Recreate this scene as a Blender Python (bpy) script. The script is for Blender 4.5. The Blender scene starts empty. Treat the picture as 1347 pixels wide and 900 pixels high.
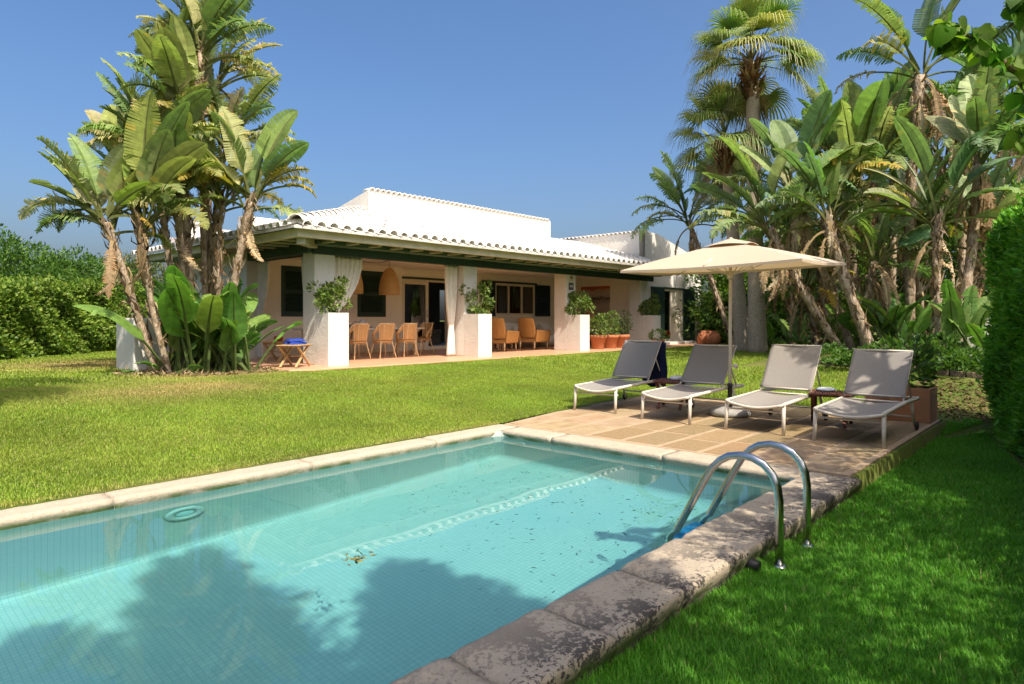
import bpy, bmesh, math, random
import numpy as np
from mathutils import Vector, Matrix, noise as mnoise

rnd = random.Random(7)
rs = np.random.RandomState(11)
SC = bpy.context.scene
COL = SC.collection
R = math.radians

# ------------------------------------------------------------------ camera frame (level camera 1.4 m above the pool deck)
CF, CH = 860.0, 420.0
CC, CS = 0.738, 0.6748
def pt(px, py, d):
    """a world point seen at a photo pixel, at depth d metres from the camera plane"""
    l = (px - 673.5) / CF * d
    return Vector((CC * d + CS * l, CS * d - CC * l, 1.4 - (py - CH) / CF * d))

# ------------------------------------------------------------------ object helpers
def tag(o, label=None, cat=None, group=None, kind=None):
    if label: o['label'] = label
    if cat: o['category'] = cat
    if group: o['group'] = group
    if kind: o['kind'] = kind
    return o

def empty(name, loc=(0, 0, 0), rz=0.0):
    o = bpy.data.objects.new(name, None)
    COL.objects.link(o)
    o.location = loc
    o.rotation_euler = (0, 0, rz)
    o.empty_display_size = 0.2
    return o

def link_mesh(name, me, mat=None, parent=None, world=False, smooth=False, bevel=0, bseg=2):
    o = bpy.data.objects.new(name, me)
    COL.objects.link(o)
    if mat is not None:
        for m in (mat if isinstance(mat, (list, tuple)) else [mat]):
            me.materials.append(m)
    if parent is not None:
        o.parent = parent
        if world:
            p, off = parent, Vector((0, 0, 0))
            while p is not None:
                off += Vector(p.location); p = p.parent
            o.location = -off
    if smooth:
        me.polygons.foreach_set('use_smooth', [True] * len(me.polygons))
    if bevel:
        b = o.modifiers.new('bevel', 'BEVEL'); b.width = bevel; b.segments = bseg
        b.limit_method = 'ANGLE'; b.angle_limit = R(40)
    return o

class MB:
    """collects shapes, links them as ONE mesh object"""
    def __init__(s): s.v = []; s.f = []; s.c = []; s.mi = []; s.cur = None; s.m = 0
    def add(s, vs, fs):
        n = len(s.v)
        s.v += [tuple(p) for p in vs]
        s.f += [tuple(i + n for i in f) for f in fs]
        s.mi += [s.m] * len(fs)
        s.c += [s.cur or (1, 1, 1)] * len(vs)
        return s
    def box(s, x0, x1, y0, y1, z0, z1, M=None):
        vs = [(x, y, z) for z in (z0, z1) for y in (y0, y1) for x in (x0, x1)]
        if M is not None: vs = [M @ Vector(p) for p in vs]
        return s.add(vs, [(0, 2, 3, 1), (4, 5, 7, 6), (0, 1, 5, 4), (2, 6, 7, 3), (0, 4, 6, 2), (1, 3, 7, 5)])
    def bar(s, a, b, w, h, up=(0, 0, 1)):
        """a rectangular bar from a to b: w across, h along up"""
        a, b = Vector(a), Vector(b); t = (b - a).normalized(); u = Vector(up)
        if abs(t.dot(u)) > .99: u = Vector((1, 0, 0))
        x = t.cross(u).normalized(); y = x.cross(t).normalized()
        vs = [p + x * (i * w / 2) + y * (j * h / 2) for p in (a, b) for i, j in ((-1, -1), (1, -1), (1, 1), (-1, 1))]
        return s.add(vs, [(3, 2, 1, 0), (4, 5, 6, 7), (0, 1, 5, 4), (1, 2, 6, 5), (2, 3, 7, 6), (3, 0, 4, 7)])
    def prism(s, poly, z0, z1):
        n = len(poly)
        vs = [(x, y, z0) for x, y in poly] + [(x, y, z1) for x, y in poly]
        return s.add(vs, [tuple(range(n))[::-1], tuple(range(n, 2 * n))] + [(i, (i + 1) % n, n + (i + 1) % n, n + i) for i in range(n)])
    def tube(s, pts, r, seg=8, cap=True):
        pts = [Vector(p) for p in pts]; n = len(pts)
        rr = r if isinstance(r, (list, tuple)) else [r] * n
        vs = []; prev = None
        for i, p in enumerate(pts):
            t = (pts[min(i + 1, n - 1)] - pts[max(i - 1, 0)]).normalized()
            if prev is None:
                x = t.cross(Vector((0, 0, 1)))
                if x.length < .05: x = t.cross(Vector((1, 0, 0)))
            else:
                x = prev - t * prev.dot(t)
            x.normalize(); prev = x; y = t.cross(x)
            for k in range(seg):
                a = 2 * math.pi * k / seg
                vs.append(p + (x * math.cos(a) + y * math.sin(a)) * rr[i])
        fs = [(i * seg + k, i * seg + (k + 1) % seg, (i + 1) * seg + (k + 1) % seg, (i + 1) * seg + k) for i in range(n - 1) for k in range(seg)]
        if cap: fs += [tuple(range(seg))[::-1], tuple(range((n - 1) * seg, n * seg))]
        return s.add(vs, fs)
    def lathe(s, prof, seg=20, c=(0, 0, 0), M=None):
        vs = []
        for r, z in prof:
            for k in range(seg):
                a = 2 * math.pi * k / seg
                p = Vector((c[0] + r * math.cos(a), c[1] + r * math.sin(a), c[2] + z))
                vs.append(M @ p if M is not None else p)
        n = len(prof)
        fs = [(i * seg + k, i * seg + (k + 1) % seg, (i + 1) * seg + (k + 1) % seg, (i + 1) * seg + k) for i in range(n - 1) for k in range(seg)]
        if prof[0][0] > 1e-4: fs.append(tuple(range(seg))[::-1])
        if prof[-1][0] > 1e-4: fs.append(tuple(range((n - 1) * seg, n * seg)))
        return s.add(vs, fs)
    def grid(s, fn, nu, nv, closed=False):
        vs = [fn(i / nu, j / nv) for i in range(nu + 1) for j in range(nv + 1)]
        return s.add(vs, [(i * (nv + 1) + j, (i + 1) * (nv + 1) + j, (i + 1) * (nv + 1) + j + 1, i * (nv + 1) + j + 1) for i in range(nu) for j in range(nv)])
    def build(s, name, mat=None, parent=None, world=False, smooth=False, bevel=0, bseg=2, col=False, solid=0, subsurf=0):
        me = bpy.data.meshes.new(name)
        me.from_pydata(s.v, [], s.f)
        if col:
            ca = me.color_attributes.new('Col', 'FLOAT_COLOR', 'POINT')
            a = np.ones((len(s.v), 4), np.float32); a[:, :3] = np.array(s.c, np.float32)
            ca.data.foreach_set('color', a.ravel())
        me.polygons.foreach_set('material_index', s.mi)
        me.update()
        o = link_mesh(name, me, mat, parent, world, smooth, bevel, bseg)
        if solid:
            m = o.modifiers.new('thick', 'SOLIDIFY'); m.thickness = solid; m.offset = 0
        if subsurf:
            m = o.modifiers.new('sub', 'SUBSURF'); m.levels = m.render_levels = subsurf
        return o

def np_mesh(name, V, F, C=None, mat=None, parent=None, world=False, smooth=False):
    """numpy mesh: V (n,3), F (m,k) equal-size faces, C (n,3) colours"""
    V = np.asarray(V, np.float32); F = np.asarray(F, np.int32); k = F.shape[1]
    me = bpy.data.meshes.new(name)
    me.vertices.add(len(V)); me.vertices.foreach_set('co', V.ravel())
    me.loops.add(F.size); me.loops.foreach_set('vertex_index', F.ravel())
    me.polygons.add(len(F))
    me.polygons.foreach_set('loop_start', np.arange(0, F.size, k, dtype=np.int32))
    me.polygons.foreach_set('loop_total', np.full(len(F), k, np.int32))
    me.update(calc_edges=True)
    if C is not None:
        ca = me.color_attributes.new('Col', 'FLOAT_COLOR', 'POINT')
        a = np.ones((len(V), 4), np.float32); a[:, :3] = C
        ca.data.foreach_set('color', a.ravel())
    me.validate()
    return link_mesh(name, me, mat, parent, world, smooth)

# ------------------------------------------------------------------ materials
def new_mat(name):
    m = bpy.data.materials.new(name); m.use_nodes = True
    nt = m.node_tree; nt.nodes.clear()
    out = nt.nodes.new('ShaderNodeOutputMaterial')
    return m, nt, out
def N(nt, typ, **kw):
    n = nt.nodes.new(typ)
    for k, v in kw.items():
        if k.startswith('_'): setattr(n, k[1:], v)
        else: n.inputs[k.replace('__', ' ')].default_value = v
    return n
def rgba(c): return (c[0], c[1], c[2], 1.0)
def mixc(nt, fac, a, b, mode='MIX'):
    n = nt.nodes.new('ShaderNodeMix'); n.data_type = 'RGBA'; n.blend_type = mode
    for sock, v in ((n.inputs['Factor'], fac), (n.inputs['A'], a), (n.inputs['B'], b)):
        pass
    ins = [i for i in n.inputs if i.enabled]
    f, A, B = n.inputs[0], n.inputs[6], n.inputs[7]
    for sock, v in ((f, fac), (A, a), (B, b)):
        if hasattr(v, 'is_linked'): nt.links.new(v, sock)
        elif isinstance(v, (int, float)): sock.default_value = v
        else: sock.default_value = rgba(v)
    return n.outputs[2]
def ramp(nt, src, p0, p1, c0=(0, 0, 0), c1=(1, 1, 1)):
    n = nt.nodes.new('ShaderNodeValToRGB')
    n.color_ramp.elements[0].position = p0; n.color_ramp.elements[0].color = rgba(c0)
    n.color_ramp.elements[1].position = p1; n.color_ramp.elements[1].color = rgba(c1)
    nt.links.new(src, n.inputs[0])
    return n.outputs[0]
def coords(nt, world=False):
    if world: return nt.nodes.new('ShaderNodeNewGeometry').outputs['Position']
    return nt.nodes.new('ShaderNodeTexCoord').outputs['Object']
def noise(nt, co, scale, detail=4, rough=.55, dist=0):
    n = N(nt, 'ShaderNodeTexNoise', Scale=scale, Detail=detail, Roughness=rough, Distortion=dist)
    nt.links.new(co, n.inputs['Vector'])
    return n.outputs['Fac']
def principled(nt, out, col, rough=.6, metallic=0, spec=.5, bump=None, bstr=.3, bdist=.01):
    p = N(nt, 'ShaderNodeBsdfPrincipled', Roughness=rough, Metallic=metallic)
    p.inputs['Specular IOR Level'].default_value = spec
    if hasattr(col, 'is_linked'): nt.links.new(col, p.inputs['Base Color'])
    else: p.inputs['Base Color'].default_value = rgba(col)
    if bump is not None:
        b = N(nt, 'ShaderNodeBump', Strength=bstr, Distance=bdist)
        nt.links.new(bump, b.inputs['Height']); nt.links.new(b.outputs[0], p.inputs['Normal'])
    nt.links.new(p.outputs[0], out.inputs[0])
    return p
def mat(name, c, c2=None, scale=6, rough=.6, metallic=0, spec=.4, bump=.0, bscale=40, bdist=.01, stretch=None, world=False, lo=.35, hi=.65):
    m, nt, out = new_mat(name)
    co = coords(nt, world)
    if stretch:
        mp = N(nt, 'ShaderNodeMapping'); mp.inputs['Scale'].default_value = stretch
        nt.links.new(co, mp.inputs[0]); co = mp.outputs[0]
    col = c
    if c2 is not None:
        col = mixc(nt, ramp(nt, noise(nt, co, scale, 5), lo, hi), c, c2)
    principled(nt, out, col, rough, metallic, spec, noise(nt, co, bscale, 4) if bump else None, bump, bdist)
    return m
def leaf_mat(name, trans=.45, rough=.45, spec=.35, gain=(1, 1, 1), tgain=(1.25, 1.3, .5), nscale=30):
    """leaf colour from the mesh's own colour attribute, thin-leaf translucency"""
    m, nt, out = new_mat(name)
    a = nt.nodes.new('ShaderNodeVertexColor'); a.layer_name = 'Col'
    nz = noise(nt, coords(nt), nscale, 3)
    col = mixc(nt, 1.0, a.outputs[0], ramp(nt, nz, .3, .7, (.78 * gain[0], .78 * gain[1], .78 * gain[2]), (1.15 * gain[0], 1.15 * gain[1], 1.1 * gain[2])), 'MULTIPLY')
    p = principled(nt, out, col, rough, 0, spec)
    t = nt.nodes.new('ShaderNodeBsdfTranslucent')
    nt.links.new(mixc(nt, 1.0, col, tgain, 'MULTIPLY'), t.inputs['Color'])
    mx = nt.nodes.new('ShaderNodeMixShader'); mx.inputs[0].default_value = trans
    nt.links.new(p.outputs[0], mx.inputs[1]); nt.links.new(t.outputs[0], mx.inputs[2])
    nt.links.new(mx.outputs[0], out.inputs[0])
    return m
def glass_mat(name, tint=(.75, .8, .8), refl=1.45, gl=(1, 1, 1)):
    m, nt, out = new_mat(name)
    fr = N(nt, 'ShaderNodeFresnel', IOR=refl)
    tr = N(nt, 'ShaderNodeBsdfTransparent'); tr.inputs[0].default_value = rgba(tint)
    g = N(nt, 'ShaderNodeBsdfGlossy', Roughness=.01); g.inputs[0].default_value = rgba(gl)
    mx = nt.nodes.new('ShaderNodeMixShader')
    nt.links.new(fr.outputs[0], mx.inputs[0]); nt.links.new(tr.outputs[0], mx.inputs[1]); nt.links.new(g.outputs[0], mx.inputs[2])
    nt.links.new(mx.outputs[0], out.inputs[0])
    return m

M = {}
def plaster(name, c, c2, stain):
    m, nt, out = new_mat(name)
    co = coords(nt, True)
    a = mixc(nt, ramp(nt, noise(nt, co, .9, 6, .6), .35, .7), c, c2)
    mp = N(nt, 'ShaderNodeMapping'); mp.inputs['Scale'].default_value = (5, 5, .7); nt.links.new(co, mp.inputs[0])
    a = mixc(nt, ramp(nt, noise(nt, mp.outputs[0], 1.6, 6, .65), .58, .78), a, stain)
    a = mixc(nt, ramp(nt, noise(nt, co, 16, 6, .7), .62, .72), a, c2)
    h1 = noise(nt, co, 22, 5, .6); h2 = noise(nt, co, 3, 3)
    h = N(nt, 'ShaderNodeMath', _operation='ADD'); nt.links.new(h1, h.inputs[0]); nt.links.new(h2, h.inputs[1])
    principled(nt, out, a, .9, 0, .1, h.outputs[0], .45, .03)
    return m
M['white'] = plaster('white_plaster', (.70, .675, .625), (.635, .605, .55), (.53, .49, .43))
M['fascia'] = mat('weathered_fascia', (.66, .63, .53), (.56, .535, .44), 4, .8)
M['roof'] = plaster('white_tile', (.70, .675, .63), (.58, .55, .50), (.40, .375, .32))
M['cream'] = mat('cream_plaster', (.88, .83, .74), (.85, .80, .70), 2, .85, spec=.15, bump=.2, bscale=30, bdist=.01)
M['green'] = mat('green_paint', (.018, .045, .035), (.025, .06, .045), 9, .5, spec=.4, bump=.1, bscale=50)
M['soffit'] = mat('green_board', (.06, .115, .085), (.09, .15, .105), 7, .6, spec=.3)
M['rafter'] = mat('pale_timber', (.40, .40, .29), (.32, .33, .23), 8, .7)
M['navy'] = mat('navy_shutter', (.015, .03, .045), (.02, .04, .055), 6, .5)
M['frame'] = mat('cream_frame', (.72, .66, .54), None, rough=.5)
M['glass'] = glass_mat('window_glass', (.55, .58, .57), 1.8)
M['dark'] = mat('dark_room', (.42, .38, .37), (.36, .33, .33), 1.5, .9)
M['curtain'] = mat('linen_curtain', (.80, .77, .70), (.72, .68, .60), 12, .9, spec=.1)
M['rattan'] = mat('rattan', (.62, .38, .17), (.42, .23, .095), 40, .55, bump=.6, bscale=130, bdist=.006, stretch=(1, 1, 2.5))
M['rattan2'] = mat('honey_rattan', (.62, .34, .11), (.45, .23, .07), 40, .55, bump=.6, bscale=130, bdist=.006)
M['cane'] = mat('pale_cane', (.76, .58, .34), (.64, .45, .24), 14, .45)
M['lampcane'] = mat('woven_lampshade', (.56, .33, .12), (.36, .19, .06), 60, .6, bump=.7, bscale=90, bdist=.01, stretch=(1, 1, 3))
M['cloth'] = mat('white_cloth', (.76, .75, .72), (.68, .66, .63), 5, .9, spec=.1)
M['grey_cloth'] = mat('grey_cloth', (.50, .48, .45), (.36, .34, .32), 9, .95, spec=.1)
M['towel'] = mat('blue_towel', (.03, .06, .32), (.02, .04, .20), 25, .95, spec=.1, bump=.5, bscale=150)
M['navytowel'] = mat('navy_cloth', (.012, .018, .055), (.018, .025, .08), 20, .9, spec=.15)
M['teak'] = mat('pale_teak', (.52, .35, .17), (.40, .25, .11), 9, .55, stretch=(1, 6, 1), bump=.2, bscale=30)
M['redwood'] = mat('red_hardwood', (.18, .065, .04), (.11, .04, .028), 10, .5, stretch=(1, 6, 1), bump=.2, bscale=30)
M['terra'] = mat('terracotta', (.50, .19, .085), (.42, .16, .08), 8, .8, spec=.2, bump=.2, bscale=40)
M['terra2'] = mat('pale_terracotta', (.47, .23, .12), (.38, .19, .11), 5, .85, spec=.2, bump=.25, bscale=30)
M['soil'] = mat('soil', (.06, .038, .025), (.10, .065, .04), 12, .95, bump=.8, bscale=30, bdist=.03)
M['steel'] = mat('brushed_steel', (.62, .62, .60), (.54, .54, .52), 20, .16, 1.0, .5, bump=.05, bscale=20)
M['alu'] = mat('cream_aluminium', (.62, .56, .47), (.57, .51, .42), 9, .4, 0, .4)
M['sling'] = mat('taupe_sling', (.27, .25, .225), (.235, .22, .20), 60, .75, spec=.2, bump=.35, bscale=420, bdist=.003)
M['black'] = mat('black_plastic', (.02, .02, .02), None, rough=.5)
M['canvas'] = mat('beige_canvas', (.70, .58, .43), (.66, .54, .40), 7, .9, spec=.1, bump=.1, bscale=200)
M['concrete'] = mat('grey_concrete', (.34, .33, .30), (.25, .24, .22), 9, .9, bump=.4, bscale=50)
M['bark'] = mat('fibrous_bark', (.46, .37, .27), (.22, .155, .10), 5, .9, spec=.15, bump=1.0, bscale=9, bdist=.05, stretch=(3, 3, 1.3))
M['palmbark'] = mat('palm_bark', (.52, .44, .34), (.33, .26, .19), 6, .95, spec=.1, bump=.8, bscale=9, bdist=.03, stretch=(2, 2, 9))
M['woodbark'] = mat('grey_bark', (.22, .16, .11), (.12, .085, .06), 6, .9, bump=.8, bscale=20, bdist=.02)
M['fibre'] = leaf_mat('dry_fibre', .15, .9, .1, tgain=(1, .8, .5))
M['strel'] = leaf_mat('paddle_leaf', .38, .55, .25, tgain=(1.05, 1.3, .6), nscale=9)
M['palm'] = leaf_mat('fan_leaf', .3, .45, .35, nscale=6)
M['bush'] = leaf_mat('bush_leaf', .38, .5, .3, nscale=3)
M['broad'] = leaf_mat('broad_leaf', .55, .6, .25, tgain=(1.3, 1.35, .5), nscale=14)
M['paint'] = mat('painted_canvas', (.55, .22, .12), (.42, .33, .28), 2, .7)
M['shade'] = mat('fabric_shade', (.62, .40, .18), (.55, .34, .15), 10, .8)
M['red'] = mat('red_glaze', (.36, .04, .02), None, rough=.3)
M['grass'] = leaf_mat('grass_blade', .40, .5, .25, tgain=(1.2, 1.25, .5), nscale=.9)
# ================================================================== ground heights
def sm(a, b, x):
    t = min(1.0, max(0.0, (x - a) / (b - a))); return t * t * (3 - 2 * t)
def gz(x, y):
    up = 0.37 * sm(0, 1, max((y - 6.1) / 5.6, (x - 10.9) / 7.0))
    if y < 1.66 and x < 11.5:                       # the lower strip of lawn along the hedge
        low = -0.16 + 0.16 * sm(9.8, 11.2, x)
        return low
    if x > 13.5 and y < 7:                          # the raised planting bed
        up += 0.22 * sm(14.2, 16.5, x) * (1 - sm(5.2, 6.6, y))
    return up
def gz_np(X, Y):
    return np.vectorize(gz)(X, Y)

PX0, PX1, PY0, PY1 = -2.6, 6.045, 2.03, 5.755          # water rectangle
CX1, CY0, CY1 = 6.37, 1.62, 6.03                     # outer edge of the coping
DX1, DY0, DY1 = 10.75, 1.74, 6.28                    # deck
WZ = -0.085

def lawn_mat():
    m, nt, out = new_mat('lawn_soil')
    co = coords(nt, True)
    n1 = noise(nt, co, .55, 5); n2 = noise(nt, co, 14, 5)
    c = mixc(nt, ramp(nt, n2, .3, .7), (.045, .085, .012), (.095, .125, .022))
    c = mixc(nt, ramp(nt, n1, .45, .7), c, (.14, .14, .04))
    principled(nt, out, c, .95, 0, .1, n2, .6, .03)
    return m
xs = sorted(set([-400, -200, -100, -60, -40, -25, -15, -8, -5, -3.05] + [round(-2.5 + .5 * i, 2) for i in range(80)] + [CX1 - .03, DX1 - .03, 39, 45, 60, 100, 200, 400]))
ys = sorted(set([-400, -200, -100, -50, -25, -12, -6, -3] + [round(-2 + .5 * i, 2) for i in range(60)] + [CY0 + .03, 1.66, 1.70, CY1 - .03, DY1 - .1, 32, 40, 60, 100, 200, 400]))
mb = MB()
idx = {}
for i, x in enumerate(xs):
    for j, y in enumerate(ys):
        idx[i, j] = len(mb.v); mb.v.append((x, y, gz(x, y) if -60 < x < 60 and -40 < y < 60 else 0.2))
        mb.c.append((1, 1, 1))
for i in range(len(xs) - 1):
    for j in range(len(ys) - 1):
        cx, cy = (xs[i] + xs[i + 1]) / 2, (ys[j] + ys[j + 1]) / 2
        if -3.05 < cx < CX1 - .03 and CY0 + .03 < cy < CY1 - .03: continue
        if CX1 - .03 <= cx < DX1 - .03 and 1.70 < cy < DY1 - .1: continue
        mb.f.append((idx[i, j], idx[i + 1, j], idx[i + 1, j + 1], idx[i, j + 1])); mb.mi.append(0)
tag(mb.build('lawn', lawn_mat(), smooth=True), kind='structure')

# ================================================================== pool
def tile_mat():
    m, nt, out = new_mat('pool_mosaic')
    geo = nt.nodes.new('ShaderNodeNewGeometry')
    sep = nt.nodes.new('ShaderNodeSeparateXYZ'); nt.links.new(geo.outputs['Position'], sep.inputs[0])
    def line(sock):
        mul = N(nt, 'ShaderNodeMath', _operation='MULTIPLY'); nt.links.new(sock, mul.inputs[0]); mul.inputs[1].default_value = 1 / .04
        fr = N(nt, 'ShaderNodeMath', _operation='FRACT'); nt.links.new(mul.outputs[0], fr.inputs[0])
        ab = N(nt, 'ShaderNodeMath', _operation='LESS_THAN'); nt.links.new(fr.outputs[0], ab.inputs[0]); ab.inputs[1].default_value = .085
        return ab.outputs[0]
    nrm = nt.nodes.new('ShaderNodeSeparateXYZ'); nt.links.new(geo.outputs['True Normal'], nrm.inputs[0])
    tot = None
    for k in range(3):
        a = N(nt, 'ShaderNodeMath', _operation='ABSOLUTE'); nt.links.new(nrm.outputs[k], a.inputs[0])
        l = N(nt, 'ShaderNodeMath', _operation='LESS_THAN'); nt.links.new(a.outputs[0], l.inputs[0]); l.inputs[1].default_value = .7
        g = N(nt, 'ShaderNodeMath', _operation='MULTIPLY'); nt.links.new(line(sep.outputs[k]), g.inputs[0]); nt.links.new(l.outputs[0], g.inputs[1])
        if tot is None: tot = g.outputs[0]
        else:
            mx = N(nt, 'ShaderNodeMath', _operation='MAXIMUM'); nt.links.new(tot, mx.inputs[0]); nt.links.new(g.outputs[0], mx.inputs[1]); tot = mx.outputs[0]
    vor = N(nt, 'ShaderNodeTexWhiteNoise'); sn = N(nt, 'ShaderNodeVectorMath', _operation='SNAP'); sn.inputs[1].default_value = (.04, .04, .04)
    nt.links.new(geo.outputs['Position'], sn.inputs[0]); nt.links.new(sn.outputs[0], vor.inputs['Vector'])
    c = mixc(nt, vor.outputs['Value'], TILE_A, TILE_B)
    c = mixc(nt, ramp(nt, noise(nt, geo.outputs['Position'], 1.1, 4), .45, .75), c, TILE_C)
    c = mixc(nt, tot, c, (.35, .45, .43))
    principled(nt, out, c, .5, 0, .4)
    return m
TILE_A, TILE_B, TILE_C = (.58, .56, .505), (.64, .60, .54), (.53, .555, .515)
DEPTH = [(-2.6, -1.75), (1.0, -1.55), (6.045, -1.2)]
def fz(x):
    for (a, za), (b, zb) in zip(DEPTH, DEPTH[1:]):
        if x <= b: return za + (zb - za) * (x - a) / (b - a)
    return DEPTH[-1][1]
mb = MB()
cr = .16                                            # rounded corners in plan, coved floor
def ring(off, z):
    r = max(cr - off, .02)
    pts = []
    for cx_, cy_, a0 in ((PX1 - off - r, PY1 - off - r, 0), (PX0 + off + r, PY1 - off - r, 90), (PX0 + off + r, PY0 + off + r, 180), (PX1 - off - r, PY0 + off + r, 270)):
        for k in range(6):
            a = R(a0 + 18 * k); pts.append((cx_ + r * math.cos(a), cy_ + r * math.sin(a)))
    return [(x, y, z if z is not None else fz(x)) for x, y in pts]
rings = [ring(0, -.02), ring(0, -.5)]
for k in range(5):
    a = k / 4 * math.pi / 2
    o_ = .12 * (1 - math.cos(a)); z_ = .12 * (1 - math.sin(a))
    rings.append([(x, y, fz(x) + z_) for x, y, _ in ring(o_, 0)])
n = len(rings[0])
vs = [p for r_ in rings for p in r_]
fs = [(i * n + k, i * n + (k + 1) % n, (i + 1) * n + (k + 1) % n, (i + 1) * n + k) for i in range(len(rings) - 1) for k in range(n)]
mb.add(vs, fs)
# floor: fan split along x so it follows the slope
inner = rings[-1]
top = [p for p in inner if p[1] > 3.8]; bot = [p for p in inner if p[1] <= 3.8]
top.sort(key=lambda p: p[0]); bot.sort(key=lambda p: p[0])
b0 = len(mb.v); mb.add(top + bot, [tuple(range(len(top))) + tuple(range(len(top) + len(bot) - 1, len(top) - 1, -1))])
pool = tag(mb.build('pool_basin', tile_mat(), smooth=False), kind='structure')
# water line gutter band + fittings
ft = MB(); 
def fitting(name, c, nrm, r, label):
    q = Vector(nrm).to_track_quat('Z', 'Y').to_matrix().to_4x4(); q.translation = Vector(c)
    root = empty(name, c)
    a = MB().lathe([(r * .52, .012), (r * .56, .03), (r * .95, .024), (r, 0)], 28, M=q).build('rim', M['white'], root, world=True, smooth=True)
    b = MB().lathe([(.001, .02), (r * .35, .018), (r * .53, .012)], 24, M=q).build('lens', mat('lamp_lens', (.62, .78, .76), None, rough=.3), root, world=True, smooth=True)
    return tag(root, label, 'pool fitting')
fitting('pool_light', (2.2, PY1 - .012, -.60), (0, -1, 0), .17, 'round white-rimmed underwater light on the sunlit long pool wall')
def jet(c, nrm, label):
    q = Vector(nrm).to_track_quat('Z', 'Y').to_matrix().to_4x4(); q.translation = Vector(c)
    o = MB().lathe([(.02, .01), (.03, .02), (.055, .016), (.06, 0)], 18, M=q).build('pool_inlet', M['white'], None, smooth=True)
    return tag(o, label, 'pool inlet', 'return inlets on the end wall of the pool')
jet((PX1 - .01, 5.35, -.32), (-1, 0, 0), 'small white pool inlet on the end wall close to the lawn corner')
jet((PX1 - .01, 3.55, -.32), (-1, 0, 0), 'small white pool inlet halfway along the end wall below the green algae stain')

WAVE = .0011
def water_mat():
    m, nt, out = new_mat('clear_water')
    g = nt.nodes.new('ShaderNodeBsdfGlass') if False else None
    fr = N(nt, 'ShaderNodeFresnel', IOR=1.33)
    co = coords(nt, True)
    bp = N(nt, 'ShaderNodeBump', Strength=.05, Distance=.02)
    nt.links.new(noise(nt, co, 5, 2), bp.inputs['Height'])
    rf = N(nt, 'ShaderNodeBsdfRefraction', IOR=1.33, Roughness=0.0); rf.inputs[0].default_value = rgba(WATER_TINT)
    gl = N(nt, 'ShaderNodeBsdfGlossy', Roughness=0.0)
    mx = nt.nodes.new('ShaderNodeMixShader')
    fm = N(nt, 'ShaderNodeMath', _operation='MULTIPLY'); fm.inputs[1].default_value = .95; nt.links.new(fr.outputs[0], fm.inputs[0])
    nt.links.new(fm.outputs[0], mx.inputs[0]); nt.links.new(rf.outputs[0], mx.inputs[1]); nt.links.new(gl.outputs[0], mx.inputs[2])
    nt.links.new(mx.outputs[0], out.inputs[0])
    return m
WATER_TINT = (.56, .95, .985)
mb = MB()
def wave(u, v):
    x = PX0 + .004 + (PX1 - PX0 - .008) * u; y = PY0 + .004 + (PY1 - PY0 - .008) * v
    h = 0
    for k, (a, f_, p_) in enumerate(((.3, 7.1, .2), (1.35, 9.3, 1.7), (2.5, 12.7, 3.1), (.9, 17.0, .6), (2.0, 23.0, 2.2))):
        h += math.sin(f_ * (x * math.cos(a) + y * math.sin(a)) + p_ + .8 * math.sin(1.3 * x - .9 * y + k)) * WAVE / f_ * (.6 + .4 * math.sin(.7 * x + 1.1 * y + k))
    return (x, y, WZ + h)
mb.grid(wave, 260, 120)
water = tag(mb.build('pool_water', water_mat(), smooth=True), kind='structure')

# ================================================================== coping stones
def coping_mat():
    m, nt, out = new_mat('pitted_limestone')
    co = coords(nt, True)
    big = noise(nt, co, 1.3, 4); mid = noise(nt, co, 7, 6, .7); fine = noise(nt, co, 38, 6, .75)
    c = mixc(nt, ramp(nt, mid, .35, .65), (.48, .39, .285), (.36, .30, .23))
    c = mixc(nt, ramp(nt, fine, .3, .7), c, (.50, .43, .33))
    # black lichen: speckles that gather in patches, on the stones in the shade of the hedge
    sep = nt.nodes.new('ShaderNodeSeparateXYZ'); nt.links.new(co, sep.inputs[0])
    mr = N(nt, 'ShaderNodeMapRange'); nt.links.new(sep.outputs[1], mr.inputs[0])
    mr.inputs[1].default_value = 2.25; mr.inputs[2].default_value = 1.55; mr.inputs[3].default_value = 0; mr.inputs[4].default_value = 1
    patch = noise(nt, co, 2.6, 5, .6)
    s = N(nt, 'ShaderNodeMath', _operation='ADD'); nt.links.new(fine, s.inputs[0])
    s2 = N(nt, 'ShaderNodeMath', _operation='MULTIPLY'); nt.links.new(patch, s2.inputs[0]); s2.inputs[1].default_value = .9
    nt.links.new(s2.outputs[0], s.inputs[1])
    lic = ramp(nt, s.outputs[0], .945, .985)
    l2 = N(nt, 'ShaderNodeMath', _operation='MULTIPLY'); nt.links.new(lic, l2.inputs[0]); nt.links.new(mr.outputs[0], l2.inputs[1])
    c = mixc(nt, l2.outputs[0], c, (.035, .034, .038))
    spk = ramp(nt, noise(nt, co, 60, 4, .8), .60, .66)
    c = mixc(nt, spk, c, (.24, .19, .14))
    # green algae under the lip of the far stones
    mr2 = N(nt, 'ShaderNodeMapRange'); nt.links.new(sep.outputs[2], mr2.inputs[0])
    mr2.inputs[1].default_value = -.03; mr2.inputs[2].default_value = -.07; mr2.inputs[3].default_value = 0; mr2.inputs[4].default_value = 1
    alg = N(nt, 'ShaderNodeMath', _operation='MULTIPLY'); nt.links.new(mr2.outputs[0], alg.inputs[0]); nt.links.new(ramp(nt, noise(nt, co, 3.5, 5), .42, .58), alg.inputs[1])
    c = mixc(nt, alg.outputs[0], c, (.13, .17, .06))
    h = N(nt, 'ShaderNodeMath', _operation='ADD'); nt.links.new(mid, h.inputs[0]); nt.links.new(fine, h.inputs[1])
    principled(nt, out, c, .9, 0, .15, h.outputs[0], .7, .02)
    return m
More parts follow.
